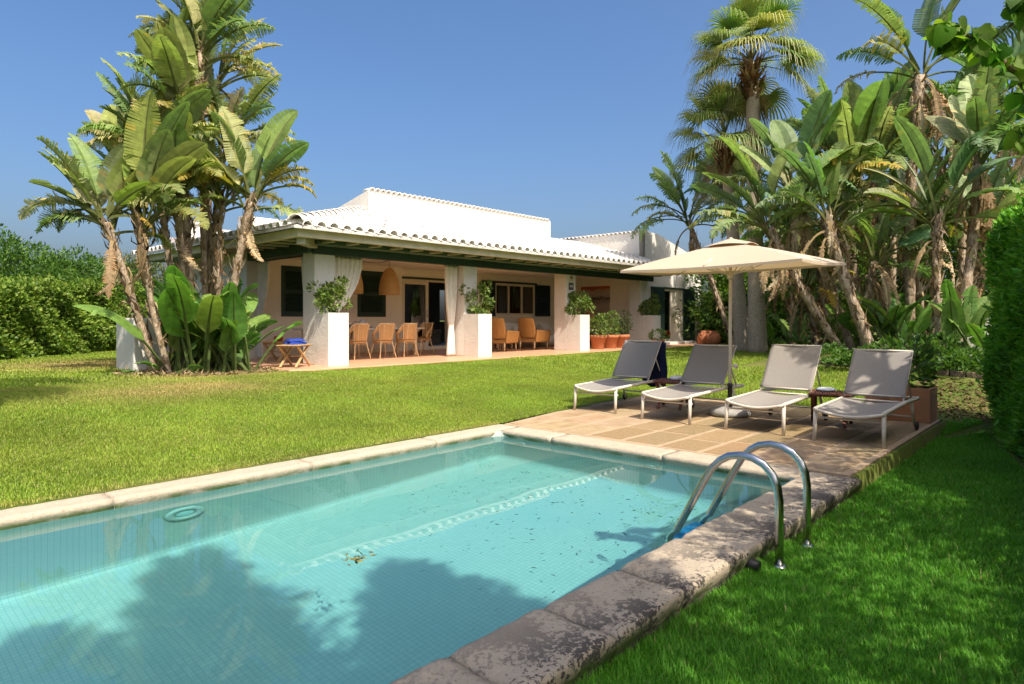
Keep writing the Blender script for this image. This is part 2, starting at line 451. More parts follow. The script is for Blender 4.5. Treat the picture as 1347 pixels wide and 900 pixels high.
def coping_run(mb, a, b, inward, L, w=.44, seed=1, dip=.012, amp=1.0, gap=.007):
    """stones from a to b along the outer edge; inward is the unit vector towards the water"""
    a, b, inn = Vector(a), Vector(b), Vector(inward); t = (b - a).normalized(); tot = (b - a).length
    q = random.Random(seed); s = 0.0
    prof = [(0.03, -.11), (0.004, -.062), (0, -.024), (.008, -.006), (.03, 0.0), (.12, -.003), (.22, -dip), (.34, -.004), (.40, .001), (.428, -.005), (.443, -.022), (.446, -.045), (.432, -.065), (.405, -.11)]
    while s < tot - .02:
        l = min(L * q.uniform(.85, 1.15), tot - s)
        if tot - s - l < .25: l = tot - s
        dz, dy = q.uniform(-.003, .003) * amp, q.uniform(-.003, .003) * amp
        nseg = max(4, int(l / .06)); vs = []
        for i in range(nseg + 1):
            u = i / nseg; x = s + gap + (l - 2 * gap) * u
            end = min(1.0, min(u, 1 - u) * l / .025)
            for pw, pz in prof:
                p = a + t * x + inn * (pw * w / .44 + dy)
                nz = (mnoise.noise(Vector((p.x * 6, p.y * 6, pz * 4 + seed))) * .005 + mnoise.noise(Vector((p.x * 22, p.y * 22, 3))) * .004) * amp
                vs.append((p.x + inn.x * nz * .8, p.y + inn.y * nz * .8, pz + dz + nz - (1 - end) * (.016 if gap > .005 else .004)))
        k = len(prof)
        fs = [(i * k + j, i * k + j + 1, (i + 1) * k + j + 1, (i + 1) * k + j) for i in range(nseg) for j in range(k - 1)]
        fs += [tuple(range(k))[::-1], tuple(nseg * k + j for j in range(k))]
        mb.add(vs, fs); s += l
mb = MB()
coping_run(mb, (-3.0, CY0, 0), (CX1 - .0, CY0, 0), (0, 1, 0), .72, seed=3, dip=.012)
coping_run(mb, (CX1, CY0 + .447, 0), (CX1, CY1 - .325, 0), (-1, 0, 0), 1.3, w=.34, seed=5, dip=.002, amp=.25, gap=.003)
coping_run(mb, (CX1, CY1, 0), (-3.0, CY1, 0), (0, -1, 0), 1.5, w=.29, seed=8, dip=.002, amp=.25, gap=.003)
mb.box(-3.0, -2.58, CY0 + .45, CY1 - .33, -.12, 0)
# concrete ring beam under the stones, mottled dark brown
bm_ = MB()
bm_.box(-3.0, CX1 - .03, CY0 + .035, PY0 - .004, -.75, -.085)
bm_.box(PX1 + .004, CX1 - .03, PY0, PY1, -.75, -.085)
bm_.box(-3.0, CX1 - .03, PY1 + .004, CY1 - .03, -.75, -.085)
cop = tag(mb.build('pool_coping', coping_mat(), smooth=True), kind='structure')
for p in cop.data.polygons:
    pass
bm_.build('coping_base', mat('dark_concrete', (.13, .105, .08), (.055, .05, .038), 6, .95, bump=.6, bscale=25), cop, world=True)

# ================================================================== paved deck
def slab_mat():
    m, nt, out = new_mat('sandstone_slab')
    co = coords(nt, True)
    a = nt.nodes.new('ShaderNodeVertexColor'); a.layer_name = 'Col'
    f1 = noise(nt, co, 3.2, 6, .65); f2 = noise(nt, co, 22, 6, .7)
    c = mixc(nt, ramp(nt, f1, .38, .68), a.outputs[0], (.25, .17, .085))
    c = mixc(nt, ramp(nt, f2, .45, .75), c, (.32, .24, .145))
    principled(nt, out, c, .85, 0, .2, f2, .5, .012)
    return m
dk = MB()
dk.prism([(CX1 + .004, DY0 - .02), (DX1, DY0 - .0), (DX1, DY1 + .08), (8.2, DY1 - .02), (CX1 + .004, CY1 - .05)], -.2, 0)
deck = tag(dk.build('paved_deck', mat('pale_mortar', (.40, .295, .185), (.34, .25, .155), 4, .9, bump=.4, bscale=60, world=True), bevel=.006), kind='structure')
sl = MB(); q = random.Random(5)
rows = [(1.80, 2.14)] + [(2.25 + .487 * k, 2.25 + .487 * k + .42) for k in range(8)] + [(6.146, 6.27)]
for ri, (y0, y1) in enumerate(rows):
    x = 6.44 + (0 if ri < 1 else q.uniform(-.35, .1))
    while x < DX1 - .2:
        l = .80 + q.uniform(-.02, .02)
        x0, x1 = max(x, 6.43), min(x + l, DX1 - .04)
        lim = (CY1 - .05) + (x0 - CX1) * .13
        if x1 - x0 > .12 and y0 < lim - .1:
            base = q.choice([(.26, .175, .09), (.235, .165, .085), (.275, .20, .11), (.21, .155, .082), (.265, .19, .10)])
            if y1 < 2.7: base = q.choice([(.26, .20, .13), (.22, .175, .12), (.25, .20, .14)])
            if y0 > 4.6 and x0 < 9: base = (.39, .29, .185)
            sl.cur = tuple(v * q.uniform(.92, 1.08) for v in base)
            sl.box(x0, x1, y0, min(y1, lim - .04), -.02, .005)
        x += l + .06
sl.build('paving_slabs', slab_mat(), deck, world=True, bevel=.004, bseg=1, col=True)

# ================================================================== terrace
def terrace_mat():
    m, nt, out = new_mat('terracotta_tiles')
    co = coords(nt, True)
    b = N(nt, 'ShaderNodeTexBrick', Scale=1.0)
    b.offset = 0; b.inputs['Color1'].default_value = rgba((.60, .32, .18)); b.inputs['Color2'].default_value = rgba((.52, .265, .145)); b.inputs['Mortar'].default_value = rgba((.40, .30, .21))
    b.inputs['Mortar Size'].default_value = .012; b.inputs['Brick Width'].default_value = .3; b.inputs['Row Height'].default_value = .3
    nt.links.new(co, b.inputs['Vector'])
    c = mixc(nt, ramp(nt, noise(nt, co, 3, 5), .35, .7), b.outputs[0], (.52, .31, .19))
    principled(nt, out, c, .42, 0, .4, b.outputs['Fac'], -.3, .004)
    return m
mb = MB()
mb.prism([(6.55, 11.95), (6.9, 11.72), (22.0, 11.72), (27.2, 11.9), (27.2, 13.2), (21.9, 13.2), (21.9, 16.55), (6.55, 16.55)], .1, .4)
tag(mb.build('terrace', terrace_mat(), bevel=.015), kind='structure')
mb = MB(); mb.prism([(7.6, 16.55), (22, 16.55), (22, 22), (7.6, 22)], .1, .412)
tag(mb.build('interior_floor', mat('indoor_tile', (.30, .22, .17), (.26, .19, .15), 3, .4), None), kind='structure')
# ================================================================== house
TZ = 0.4                                             # terrace level
COLX = [7.65, 12.14, 16.63, 21.12]
house = empty('house', (7.65, 12.85, TZ))
tag(house, 'white single-storey house with white barrel-tile roof, green eaves and a column-fronted veranda', 'house')
def hp(mb, name, m, parent=None, **k): return mb.build(name, m, parent or house, world=True, **k)

BY = 16.45                                            # back wall of the veranda
# back wall built around its openings (x0, x1, z0, z1 of each opening)
def wall_y(mb, y0, y1, x0, x1, z0, z1, holes):
    holes = sorted(holes); x = x0
    for a, b, c, d in holes:
        if a > x: mb.box(x, a, y0, y1, z0, z1)
        if c > z0: mb.box(a, b, y0, y1, z0, c)
        if d < z1: mb.box(a, b, y0, y1, d, z1)
        x = b
    if x < x1: mb.box(x, x1, y0, y1, z0, z1)
W1 = (8.72, 9.78, 1.47, 2.84); W2 = (11.12, 12.14, 1.47, 2.84)
SD = (12.84, 14.86, .52, 2.68); W3 = (17.1, 19.3, 1.56, 2.70)
mb = MB(); wall_y(mb, BY - .12, BY + .22, 7.7, 12.76, TZ, 4.05, [W1, W2])
hp(mb, 'veranda_wall', M['cream'])
mb = MB(); wall_y(mb, BY + .02, BY + .24, 12.764, 21.9, TZ, 4.05, [SD, W3])
hp(mb, 'veranda_wall', M['cream'])
mb = MB(); mb.box(21.72, 22.0, 13.32, BY + .02, TZ, 3.5)
hp(mb, 'end_wall', M['cream'])
mb = MB(); mb.box(7.62, 7.9, 16.0, 20.7, .2, 3.15); mb.box(7.9, 12.2, 20.45, 20.7, .2, 4.2)
hp(mb, 'side_wall', M['white'])
mb = MB(); wall_y(mb, 22, 22.2, 7.9, 21.9, .2, 4.0, [(12.7, 15.4, 1.2, 2.7), (19.3, 21.2, 1.3, 2.7)]); mb.box(7.92, 21.9, BY + .26, 22, 2.98, 3.06); mb.box(21.6, 21.9, BY + .26, 22, .412, 2.98); mb.box(12.3, 12.5, BY + .26, 22, .412, 2.98)  # rear-wall openings added to let daylight into the room
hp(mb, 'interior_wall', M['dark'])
# ceiling of the veranda
mb = MB(); mb.box(7.7, 21.9, 13.25, BY - .1, 3.02, 3.08)
hp(mb, 'ceiling', M['cream'])
# low shelf / plinth bench along the back of the living area
mb = MB(); mb.box(15.6, 21.7, BY - .62, BY + .015, TZ + .004, TZ + .34)
hp(mb, 'built_in_bench', M['cream'], bevel=.02)

# columns with their planter boxes, each its own part
for i, x in enumerate(COLX):
    hp(MB().box(x, x + .5, 12.85, 13.35, TZ, 3.02), 'column', M['white'], bevel=.018)
    pl = MB()
    x1, y0, y1, z1 = x + .502, 12.3, 12.847, TZ + 1.14
    for b in ((x - .002, x1, y0, y0 + .07), (x - .002, x + .068, y0 + .07, y1), (x1 - .07, x1, y0 + .07, y1), (x + .068, x1 - .07, y1 - .05, y1)):
        pl.box(b[0], b[1], b[2], b[3], TZ, z1)
    p = hp(pl, 'planter_box', M['white'])
    hp(MB().box(x + .07, x1 - .07, y0 + .07, y1 - .05, z1 - .2, z1 - .05), 'soil', M['soil'], p)
# plaque on the third column: two small tiles
hp(MB().box(COLX[2] + .14, COLX[2] + .36, 12.835, 12.85, 2.62, 2.86), 'plaque', mat('cream_tile', (.70, .60, .40), (.55, .45, .28), 18, .4), bevel=.004)
pq = hp(MB().box(COLX[2] + .12, COLX[2] + .37, 12.832, 12.85, 2.34, 2.58), 'plaque', mat('dark_tile', (.05, .055, .06), (.12, .11, .10), 14, .35), bevel=.004)
hp(MB().box(COLX[2] + .16, COLX[2] + .33, 12.826, 12.831, 2.43, 2.50), 'inscription', mat('pale_glaze', (.4, .38, .33), None), pq)
hp(MB().lathe([(.0, .0), (.05, .004), (.05, .012)], 10, M=Matrix.Translation((COLX[2] + .25, 12.834, 2.74)) @ Matrix.Rotation(R(90), 4, 'X')), 'emblem', mat('rust_glaze', (.25, .10, .05), None), house)

# roof: base slabs, tiles, fascia, soffit, rafters, beams
EX, EY = 6.70, 11.90                                  # eave corner
SL = .28
RX1 = 22.35
def rz(x, y): return 3.26 + SL * min(y - EY, x - EX)
UX0, UY = 11.43, 16.2                                # upper block front-left corner
mb = MB()
e_ = .165
v = [(EX - e_, EY - e_, 3.26 - SL * e_), (RX1, EY - e_, 3.26 - SL * e_), (RX1, UY + .3, rz(99, UY + .3)), (UX0 + .3, UY + .3, rz(99, UY + .3)), (EX - e_, 21, 3.26 - SL * e_), (UX0 + .3, 21, rz(UX0 + .3, 99))]
mb.add(v, [(0, 1, 2, 3), (0, 3, 5, 4)])
hp(mb, 'roof', M['roof'], solid=.05)
def tile_rows(mb, q):
    sp, r = .30, .108
    def row(pfun, length, seed_u):
        n = max(1, int(length / .38)); seg = 6
        for k in range(n + 1):
            s0 = k * .38 - .20; s1 = min(s0 + .44, length)
            if s1 <= s0: continue
            ra, rb = r * q.uniform(1.0, 1.1), r * q.uniform(.86, .92)
            vs = []
            dz0 = q.uniform(-.006, .010)
            for s_, rr_, lift in ((s0, ra, .018 + dz0), (s1, rb, 0)):
                for a in range(seg + 1):
                    th = math.pi * a / seg
                    vs.append(pfun(s_, -rr_ * math.cos(th), rr_ * math.sin(th) * .95 + lift + .012))
            f = [(a, a + 1, seg + 2 + a, seg + 1 + a) for a in range(seg)]
            # thickness ring at the lower lip
            b0 = len(vs)
            for a in range(seg + 1):
                th = math.pi * a / seg
                vs.append(pfun(s0, -(ra - .016) * math.cos(th), (ra - .016) * math.sin(th) * .95 + .018 + dz0 + .006))
            for a in range(seg + 1):
                th = math.pi * a / seg
                vs.append(pfun(s0 + .3, -(ra - .022) * math.cos(th), (ra - .022) * math.sin(th) * .95 + .012))
            f += [(a + 1, a, b0 + a, b0 + a + 1) for a in range(seg)]
            f += [(b0 + a + 1, b0 + a, b0 + seg + 1 + a, b0 + seg + 2 + a) for a in range(seg)]
            mb.add(vs, f)
    x = EX + .12
    while x < RX1 - .05:
        L = min(UY, EY + (x - EX)) - EY + .08
        x_ = x + q.uniform(-.008, .008)
        row(lambda s, u, h, x_=x_: (x_ + u, EY + s, 3.285 + SL * s + h), L, x)
        x += sp
    y = EY + .12
    while y < 20.9:
        L = min(UX0 - .0 if y > UY else 99, EX + (y - EY)) - EX + .08
        y_ = y + q.uniform(-.008, .008)
        row(lambda s, u, h, y_=y_: (EX + s, y_ - u, 3.285 + SL * s + h), min(L, UX0 - EX + .3), y)
        y += sp
mb = MB(); tile_rows(mb, random.Random(4))
hp(mb, 'roof_tiles', M['roof'], smooth=True)
# hip ridge: overlapping larger caps
mb = MB(); q = random.Random(9)
for k in range(15):
    s0 = -.12 + k * .36
    a = Vector((EX + s0, EY + s0, 3.34 + SL * s0)); b = a + Vector((.40, .40, SL * .40)) * .98
    side = Vector((1, -1, 0)).normalized()
    vs = []
    for p, rr_ in ((a, .15), (b, .125)):
        for j in range(9):
            th = math.pi * j / 8
            vs.append(p + side * (-rr_ * math.cos(th)) + Vector((0, 0, rr_ * math.sin(th) * .9 + (.02 if p is a else 0))))
    mb.add(vs, [(j, j + 1, 10 + j, 9 + j) for j in range(8)])
hp(mb, 'hip_tiles', M['roof'], smooth=True, solid=.02)
FZ0, FZ1 = 3.05, 3.225
mb = MB(); mb.box(EX + .03, RX1, EY + .02, EY + .14, FZ0, FZ1)
hp(mb, 'fascia', M['fascia'], bevel=.01)
mb = MB(); mb.box(EX + .02, EX + .14, EY + .024, 21, FZ0 + .002, FZ1 - .002)
hp(mb, 'fascia', M['fascia'], bevel=.01)
mb = MB()
mb.add([(EX + .15, EY + .13, 3.10), (RX1 - .05, EY + .13, 3.10), (RX1 - .05, 12.95, 3.12), (7.7, 12.95, 3.12)], [(0, 1, 2, 3)])
mb.add([(EX + .15, EY + .13, 3.10), (7.7, 12.95, 3.12), (7.7, 21, 3.12), (EX + .15, 21, 3.10)], [(0, 1, 2, 3)])
hp(mb, 'soffit', M['soffit'], solid=.02)
hp(MB().box(7.5, 22.0, 12.465, 12.806, 3.01, 3.09), 'soffit_board', M['soffit'], bevel=.006)
raf = None
for k in range(26):
    x = 7.62 + k * .60
    if x > RX1 - .15: break
    mb = MB().bar((x, EY + .145, 3.045), (x, 12.46, 3.05), .08, .05)
    hp(mb, 'rafter', M['rafter'], bevel=.005)
for k in range(9):
    y = 12.75 + k * .60
    mb = MB().bar((EX + .145, y, 3.06), (7.62, y, 3.078), .10, .04)
    hp(mb, 'rafter', M['rafter'], bevel=.005)
mb = MB().bar((EX + .17, EY + .17, 3.0), (7.60, 12.80, 3.03), .17, .17)
hp(mb, 'hip_rafter', M['rafter'], bevel=.01)
mb = MB(); mb.box(7.5, RX1 - .4, 12.87, 13.25, 2.865, 3.24)
hp(mb, 'beam', M['green'], bevel=.01)
mb = MB(); mb.box(7.64, 8.0, 13.3, 20.7, 2.87, 3.235)
hp(mb, 'beam', M['green'], bevel=.01)
mb = MB(); mb.box(7.6, 22.0, 12.81, 12.868, 2.83, 3.10)
hp(mb, 'beam', M['green'], bevel=.006)
# curtain rods, front (in two lengths) and side
mb = MB(); mb.tube([(8.16, 13.1, 2.86), (12.13, 13.1, 2.86)], .016, 8)
for x in (8.2, 10.15, 12.1): mb.box(x - .012, x + .012, 13.08, 13.12, 2.86, 2.93)
hp(mb, 'curtain_rod', M['black'])
mb = MB(); mb.tube([(7.9, 13.37, 2.86), (7.9, 15.98, 2.86)], .016, 8)
for y in (13.5, 14.7, 15.9): mb.box(7.88, 7.92, y - .012, y + .012, 2.86, 2.93)
hp(mb, 'curtain_rod', M['black'])

# upper block with its tiled coping
ux1 = 19.95; uz = 5.24
mb = MB()
mb.add([(UX0, UY, 3.9), (ux1, UY, 3.9), (ux1, UY, uz), (UX0, UY, uz), (UX0, UY + 6, 3.4), (ux1, UY + 6, 3.4), (ux1, UY + 6, uz - 1.3), (UX0, UY + 6, uz - 1.3)],
       [(0, 1, 2, 3), (4, 7, 6, 5), (0, 3, 7, 4), (1, 5, 6, 2), (3, 2, 6, 7)])
hp(mb, 'upper_wall', M['white'])
def coping_tiles(a, b, across, r=.075, sp=.2, L=.34):
    """a line of short barrel tiles laid across the top of a wall"""
    a, b, ac = Vector(a), Vector(b), Vector(across)
    t = (b - a).normalized(); n = int((b - a).length / sp); mb = MB()
    for k in range(n):
        c = a + t * (sp * (k + .5))
        vs = []
        for s_ in (-.07, L):
            for j in range(7):
                th = math.pi * j / 6
                vs.append(c + ac * s_ + t * (-r * math.cos(th)) + Vector((0, 0, r * math.sin(th))))
        mb.add(vs, [(j, j + 1, 8 + j, 7 + j) for j in range(6)])
    return mb
hp(coping_tiles((UX0, UY, uz - .01), (ux1, UY, uz - .01), (0, 1, 0)), 'coping_tiles', M['roof'], smooth=True, solid=.018)
# side wing with the garden door
wx0, wx1, wy, wz = 22.02, 26.7, 13.2, 4.78
WD = (23.45, 25.0, .5, 2.62)
mb = MB(); wall_y(mb, wy, wy + .25, wx0, wx1, .2, 3.5, [WD])
mb.add([(wx0, wy, 3.5), (wx1, wy, 3.5), (wx1, wy, 3.95), (wx0 + .9, wy, wz), (wx0, wy, wz)] + [(wx0, wy + .25, 3.5), (wx1, wy + .25, 3.5), (wx1, wy + .25, 3.95), (wx0 + .9, wy + .25, wz), (wx0, wy + .25, wz)],
       [(0, 1, 2, 3, 4), (9, 8, 7, 6, 5), (2, 7, 8, 3), (3, 8, 9, 4), (1, 6, 7, 2)])
mb.box(wx0 - .004, wx0 + .25, wy + .254, 22.0, 3.0, wz - .004)
mb.box(wx1 - .25, wx1, wy + .25, 22.0, .2, 3.9)
hp(mb, 'wing_wall', M['white'])
hp(coping_tiles((wx0, wy, wz - .01), (wx0, 22, wz - .01), (1, 0, 0)), 'coping_tiles', M['roof'], smooth=True, solid=.018)
mb = MB(); mb.add([(wx0 + .25, wy + .25, 3.9), (wx1 + .3, wy + .25, 3.55), (wx1 + .3, 22, 3.55), (wx0 + .25, 22, 4.4)], [(0, 1, 2, 3)])
hp(mb, 'wing_roof', M['roof'], solid=.1)
hp(MB().box(7.55, 8.05, 19.6, 20.1, 3.2, 4.15).box(7.5, 8.1, 19.55, 20.15, 4.153, 4.22), 'chimney', M['white'], bevel=.01)

def shutter(x0, x1, y, z0, z1, m, parent, th=.05):
    """louvred shutter leaf: frame and slats in one mesh"""
    mb = MB(); f = .07
    mb.box(x0, x0 + f, y - th, y, z0, z1); mb.box(x1 - f, x1, y - th, y, z0, z1)
    mb.box(x0 + f, x1 - f, y - th + .002, y - .002, z0, z0 + f); mb.box(x0 + f, x1 - f, y - th + .002, y - .002, z1 - f, z1)
    zm = (z0 + z1) / 2; mb.box(x0 + f, x1 - f, y - th + .003, y - .003, zm - .035, zm + .035)
    mb.box(x0 + f, x1 - f, y - .012, y - .006, z0 + f, z1 - f)
    z = z0 + f + .03
    while z < z1 - f - .02:
        if abs(z - zm) > .06: mb.bar((x0 + f, y - th * .6, z), (x1 - f, y - th * .6, z), .05, .009, up=(0, -.6, .8))
        z += .05
    return hp(mb, 'shutter', m, parent)
def window(o, y, panes, sh=None, closed=False):
    x0, x1, z0, z1 = o
    mb = MB(); f = .06
    yf = y - .01
    mb.box(x0, x0 + f, yf, yf + .09, z0, z1); mb.box(x1 - f, x1, yf, yf + .09, z0, z1)
    mb.box(x0 + f, x1 - f, yf, yf + .09, z1 - f, z1); mb.box(x0 + f, x1 - f, yf, yf + .09, z0, z0 + f)
    for k in range(1, panes):
        xm = x0 + (x1 - x0) * k / panes
        mb.box(xm - .035, xm + .035, yf + .004, yf + .08, z0 + f, z1 - f)
    w_ = hp(mb, 'window', M['frame'] if not closed else M['green'])
    for k in range(panes):
        a = x0 + f + (x1 - x0 - 2 * f) * k / panes; b = x0 + f + (x1 - x0 - 2 * f) * (k + 1) / panes
        if not closed: hp(MB().box(a + .005, b - .005, yf + .045, yf + .053, z0 + f - .01, z1 - f + .01), 'pane', M['glass'], w_)
    return w_
for o in (W1, W2):
    w_ = window(o, BY - .12, 1, closed=True)
    shutter(o[0] + .06, o[1] - .06, BY - .06, o[2] + .06, o[3] - .06, M['green'], w_)
w_ = window(W3, BY + .02, 3)
shutter(W3[1] + .02, W3[1] + .92, BY + .016, W3[2] - .05, W3[3] + .03, M['navy'], w_, th=.045)
shutter(W3[0] - .75, W3[0] - .02, BY + .016, W3[2] - .05, W3[3] + .03, M['navy'], w_, th=.045)
hp(MB().box(W3[0] - .7, W3[1] + .1, BY - .03, BY + .018, W3[3] + .02, W3[3] + .09), 'lintel', M['navy'], w_)
# sliding door: left leaf glazed and shut, right side open on the room
x0, x1, z0, z1 = SD
mb = MB(); mb.box(x0, x0 + .05, BY, BY + .16, z0, z1); mb.box(x1 - .05, x1, BY, BY + .16, z0, z1); mb.box(x0 + .05, x1 - .05, BY, BY + .16, z1 - .06, z1); mb.box(x0 + .05, x1 - .05, BY, BY + .16, z0 - .11, z0)
sd = hp(mb, 'sliding_door', M['frame'])
xm = x0 + 1.12
mb = MB(); mb.box(x0 + .052, x0 + .14, BY + .02, BY + .075, z0 + .002, z1 - .062); mb.box(xm - .12, xm, BY + .02, BY + .075, z0 + .002, z1 - .062); mb.box(x0 + .14, xm - .12, BY + .022, BY + .073, z0 + .002, z0 + .12); mb.box(x0 + .14, xm - .12, BY + .022, BY + .073, z1 - .16, z1 - .062)
hp(mb, 'door_leaf', M['frame'], sd)
hp(MB().box(x0 + .135, xm - .115, BY + .044, BY + .052, z0 + .115, z1 - .155), 'pane', M['glass'], sd)
hp(MB().box(xm - .075, xm - .045, BY - .02, BY + .018, z0 + .95, z0 + 1.2), 'handle', M['steel'], sd)
hp(MB().box(x0 - .02, x1 + .02, BY - .012, BY + .018, z1 + .004, z1 + .07), 'lintel', M['green'], sd)
# garden door of the wing with folded green shutters
x0, x1, z0, z1 = WD
mb = MB(); mb.box(x0, x0 + .07, wy + .02, wy + .14, z0, z1); mb.box(x1 - .07, x1, wy + .02, wy + .14, z0, z1); mb.box(x0 + .07, x1 - .07, wy + .02, wy + .14, z1 - .08, z1); mb.box(x0 + .07, x1 - .07, wy + .02, wy + .14, z0, z0 + .1)
gd = hp(mb, 'garden_door', M['frame'])
hp(MB().box(x0 + .6, x1 - .07, wy + .04, wy + .1, z0 + .1, z1 - .08), 'door_leaf', M['frame'], gd)
hp(MB().box(x0 + .07, x0 + .6, wy + .07, wy + .078, z0 + .1, z1 - .08), 'pane', M['glass'], gd)
hp(MB().box(x0 + .07, x0 + .6, wy + .16, wy + .18, z0 + .1, z1 - .08), 'blind', M['curtain'], gd)
shutter(x0 - 1.0, x0 - .02, wy - .004, z0 - .02, z1 + .06, M['green'], gd)
shutter(x1 + .02, x1 + 1.0, wy - .004, z0 - .02, z1 + .06, M['green'], gd)
hp(MB().box(x0 - .04, x1 + .04, wy - .03, wy + .02, z1 + .004, z1 + .07), 'lintel', M['green'], gd)
hp(MB().box(x0 - .3, x1 + .3, wy - .45, wy - .004, .3, .5), 'doorstep', M['white'], gd, bevel=.01)

# ---------------------------------------------------------------- low white pier by the palm cluster
wp = MB().prism([(4.43, 14.05), (4.97, 14.05), (5.02, 15.1), (4.43, 15.1)], .1, 1.42).build('garden_pier', M['white'], None, bevel=.03)
tag(wp, 'low white masonry pier standing beside the tall paddle-leaf cluster', 'pier')

# ================================================================== curtains
def curtain(name, p0, p1, ztop, zwaist, zbot, waist, folds, label, width_w=.16, bot=None, cat='curtain'):
    """linen curtain hung from p0-p1, gathered at `waist` (x, y), falling to the floor"""
    p0, p1, wv = Vector((*p0, 0)), Vector((*p1, 0)), Vector((*waist, 0))
    bt = Vector((*(bot or waist), 0))
    t = (p1 - p0).normalized(); nrm = Vector((-t.y, t.x, 0)); wd = (p1 - p0).length
    def fn(u, v):
        z = ztop + (zbot - ztop) * v
        zw = (ztop - zwaist) / (ztop - zbot)
        topc = p0 + t * wd * u
        wc = wv + t * (width_w * (u - .5)); bc = bt + t * (width_w * 1.9 * (u - .5))
        if v < zw:
            k = (v / zw) ** 2.2; c = topc.lerp(wc, k); amp = .035
        else:
            k = ((v - zw) / (1 - zw)) ** .7; c = wc.lerp(bc, k); amp = .03
        ph = math.sin(u * folds * 2 * math.pi + 1.5 * v) + .4 * math.sin(u * folds * 4.7 * math.pi)
        c = c + nrm * (amp * ph) + t * .012 * math.cos(u * folds * 6.3)
        return (c.x, c.y, z)
    o = MB(); o.grid(fn, 64, 40)
    o = o.build(name, M['curtain'], None, smooth=True, solid=.004)
    return tag(o, label, cat, 'linen curtains of the veranda')
curtain('curtain', (8.2, 13.1), (9.05, 13.1), 2.85, 1.55, .42, (8.32, 13.12), 7, 'cream linen curtain hanging from the front rod, swept behind the planter nearest the paddle-leaf cluster')
curtain('curtain', (11.68, 13.1), (12.1, 13.1), 2.85, 1.18, .42, (11.93, 13.14), 6, 'cream linen curtain tied at the waist just left of the second column', bot=(11.9, 13.1))
curtain('curtain', (7.9, 13.42), (7.9, 13.85), 2.85, 1.5, .42, (7.9, 13.46), 5, 'narrow cream curtain on the side rod against the corner column')
curtain('curtain', (7.9, 15.35), (7.9, 15.95), 2.85, 1.4, .42, (7.9, 15.85), 6, 'gathered grey-white curtain at the far end of the side rod, next to the shuttered window')
# ================================================================== copies
def copy_tree(root):
    """a thing, its parts and their sub-parts"""
    def cp(o, parent):
        c = o.copy(); COL.objects.link(c)
        if parent is not None:
            c.parent = parent; c.matrix_parent_inverse = o.matrix_parent_inverse
        for ch in kids.get(o.name, []): cp(ch, c)
        return c
    kids = {}
    for o in SC.objects:
        if o.parent is not None: kids.setdefault(o.parent.name, []).append(o)
    return cp(root, None)
def place(root, loc, rz, label, group=None):
    root.location = loc; root.rotation_euler = (0, 0, rz); root['label'] = label
    if group: root['group'] = group
    return root

# ================================================================== sun loungers (local x: foot -> head)
def make_lounger(ang):
    t = empty('sun_lounger'); tag(t, 'x', 'sun lounger', 'sun loungers in a row on the paved deck')
    W = .70; H = .36; hx = 1.08
    fr = MB()
    for s in (-1, 1):
        y = s * (W / 2)
        fr.tube([(0.0, y, H), (.03, y, H + .005), (hx, y, H + .03), (1.82, y, H + .02)], .024, 8)
    fr.tube([(hx, -W / 2, H + .03), (hx, W / 2, H + .03)], .014, 6)
    fr.tube([(1.82, -W / 2, H + .02), (1.82, W / 2, H + .02)], .017, 8)
    # the sagging front rail of the sling and the low cross bar
    fr.tube([(0.0, -W / 2 + W * k / 12, H - .001 - .055 * math.sin(math.pi * k / 12)) for k in range(13)], .018, 8)
    fr.tube([(.10, -W / 2, H - .10), (.10, W / 2, H - .10)], .013, 6)
    fr.build('frame', M['alu'], t, smooth=True)
    for s in (-1, 1):
        lg = MB().tube([(.03, s * W / 2, H), (.0, s * (W / 2 + .008), 0.0)], [.024, .021], 8)
        lg.build('front_leg', M['alu'], t, smooth=True)
    for s in (-1, 1):
        lg = MB().tube([(1.42, s * W / 2, H + .02), (1.58, s * (W / 2 + .004), .05)], [.019, .017], 8)
        l_ = lg.build('rear_leg', M['alu'], t, smooth=True)
        wq = Matrix.Translation((1.60, s * (W / 2 + .028), .055)) @ Matrix.Rotation(R(90), 4, 'X')
        MB().lathe([(.012, -.016), (.05, -.016), (.055, -.008), (.055, .008), (.05, .016), (.012, .016)], 18, M=wq).build('wheel', M['black'], l_, smooth=True)
    MB().tube([(1.52, -W / 2, .17), (1.52, W / 2, .17)], .013, 6).build('stretcher', M['alu'], t, smooth=True)
    def seat(u, v):
        return (.03 + (hx - .06) * u, -W / 2 + .012 + (W - .024) * v, H + .012 + .03 * u - (.035 + .02 * (1 - u)) * math.sin(math.pi * v))
    MB().grid(seat, 14, 14).build('seat_sling', M['sling'], t, smooth=True, solid=.006)
    L = .78; ca, sa = math.cos(ang), math.sin(ang)
    bf = MB()
    for s in (-1, 1):
        bf.tube([(hx, s * (W / 2 - .02), H + .04), (hx + L * ca, s * (W / 2 - .02), H + .04 + L * sa)], .014, 8)
    bf.tube([(hx + L * ca, -W / 2 + .02, H + .04 + L * sa), (hx + L * ca, W / 2 - .02, H + .04 + L * sa)], .014, 8)
    bf.tube([(hx + .07 * ca, -W / 2 + .02, H + .04 + .07 * sa), (hx + .07 * ca, W / 2 - .02, H + .04 + .07 * sa)], .012, 6)
    for s in (-1, 1):
        bf.tube([(hx + .5 * ca, s * (W / 2 - .05), H + .04 + .5 * sa), (1.68, s * (W / 2 - .05), H + .02)], .011, 6)
    bf.build('backrest_frame', M['alu'], t, smooth=True)
    def back(u, v):
        a = .05 + (L - .04) * u; k = -.025 * math.sin(math.pi * v)
        return (hx + a * ca - k * sa - .012 * sa, -W / 2 + .012 + (W - .024) * v, H + .04 + a * sa + k * ca + .012 * ca)
    MB().grid(back, 12, 14).build('backrest_sling', M['sling'], t, smooth=True, solid=.006)
    return t
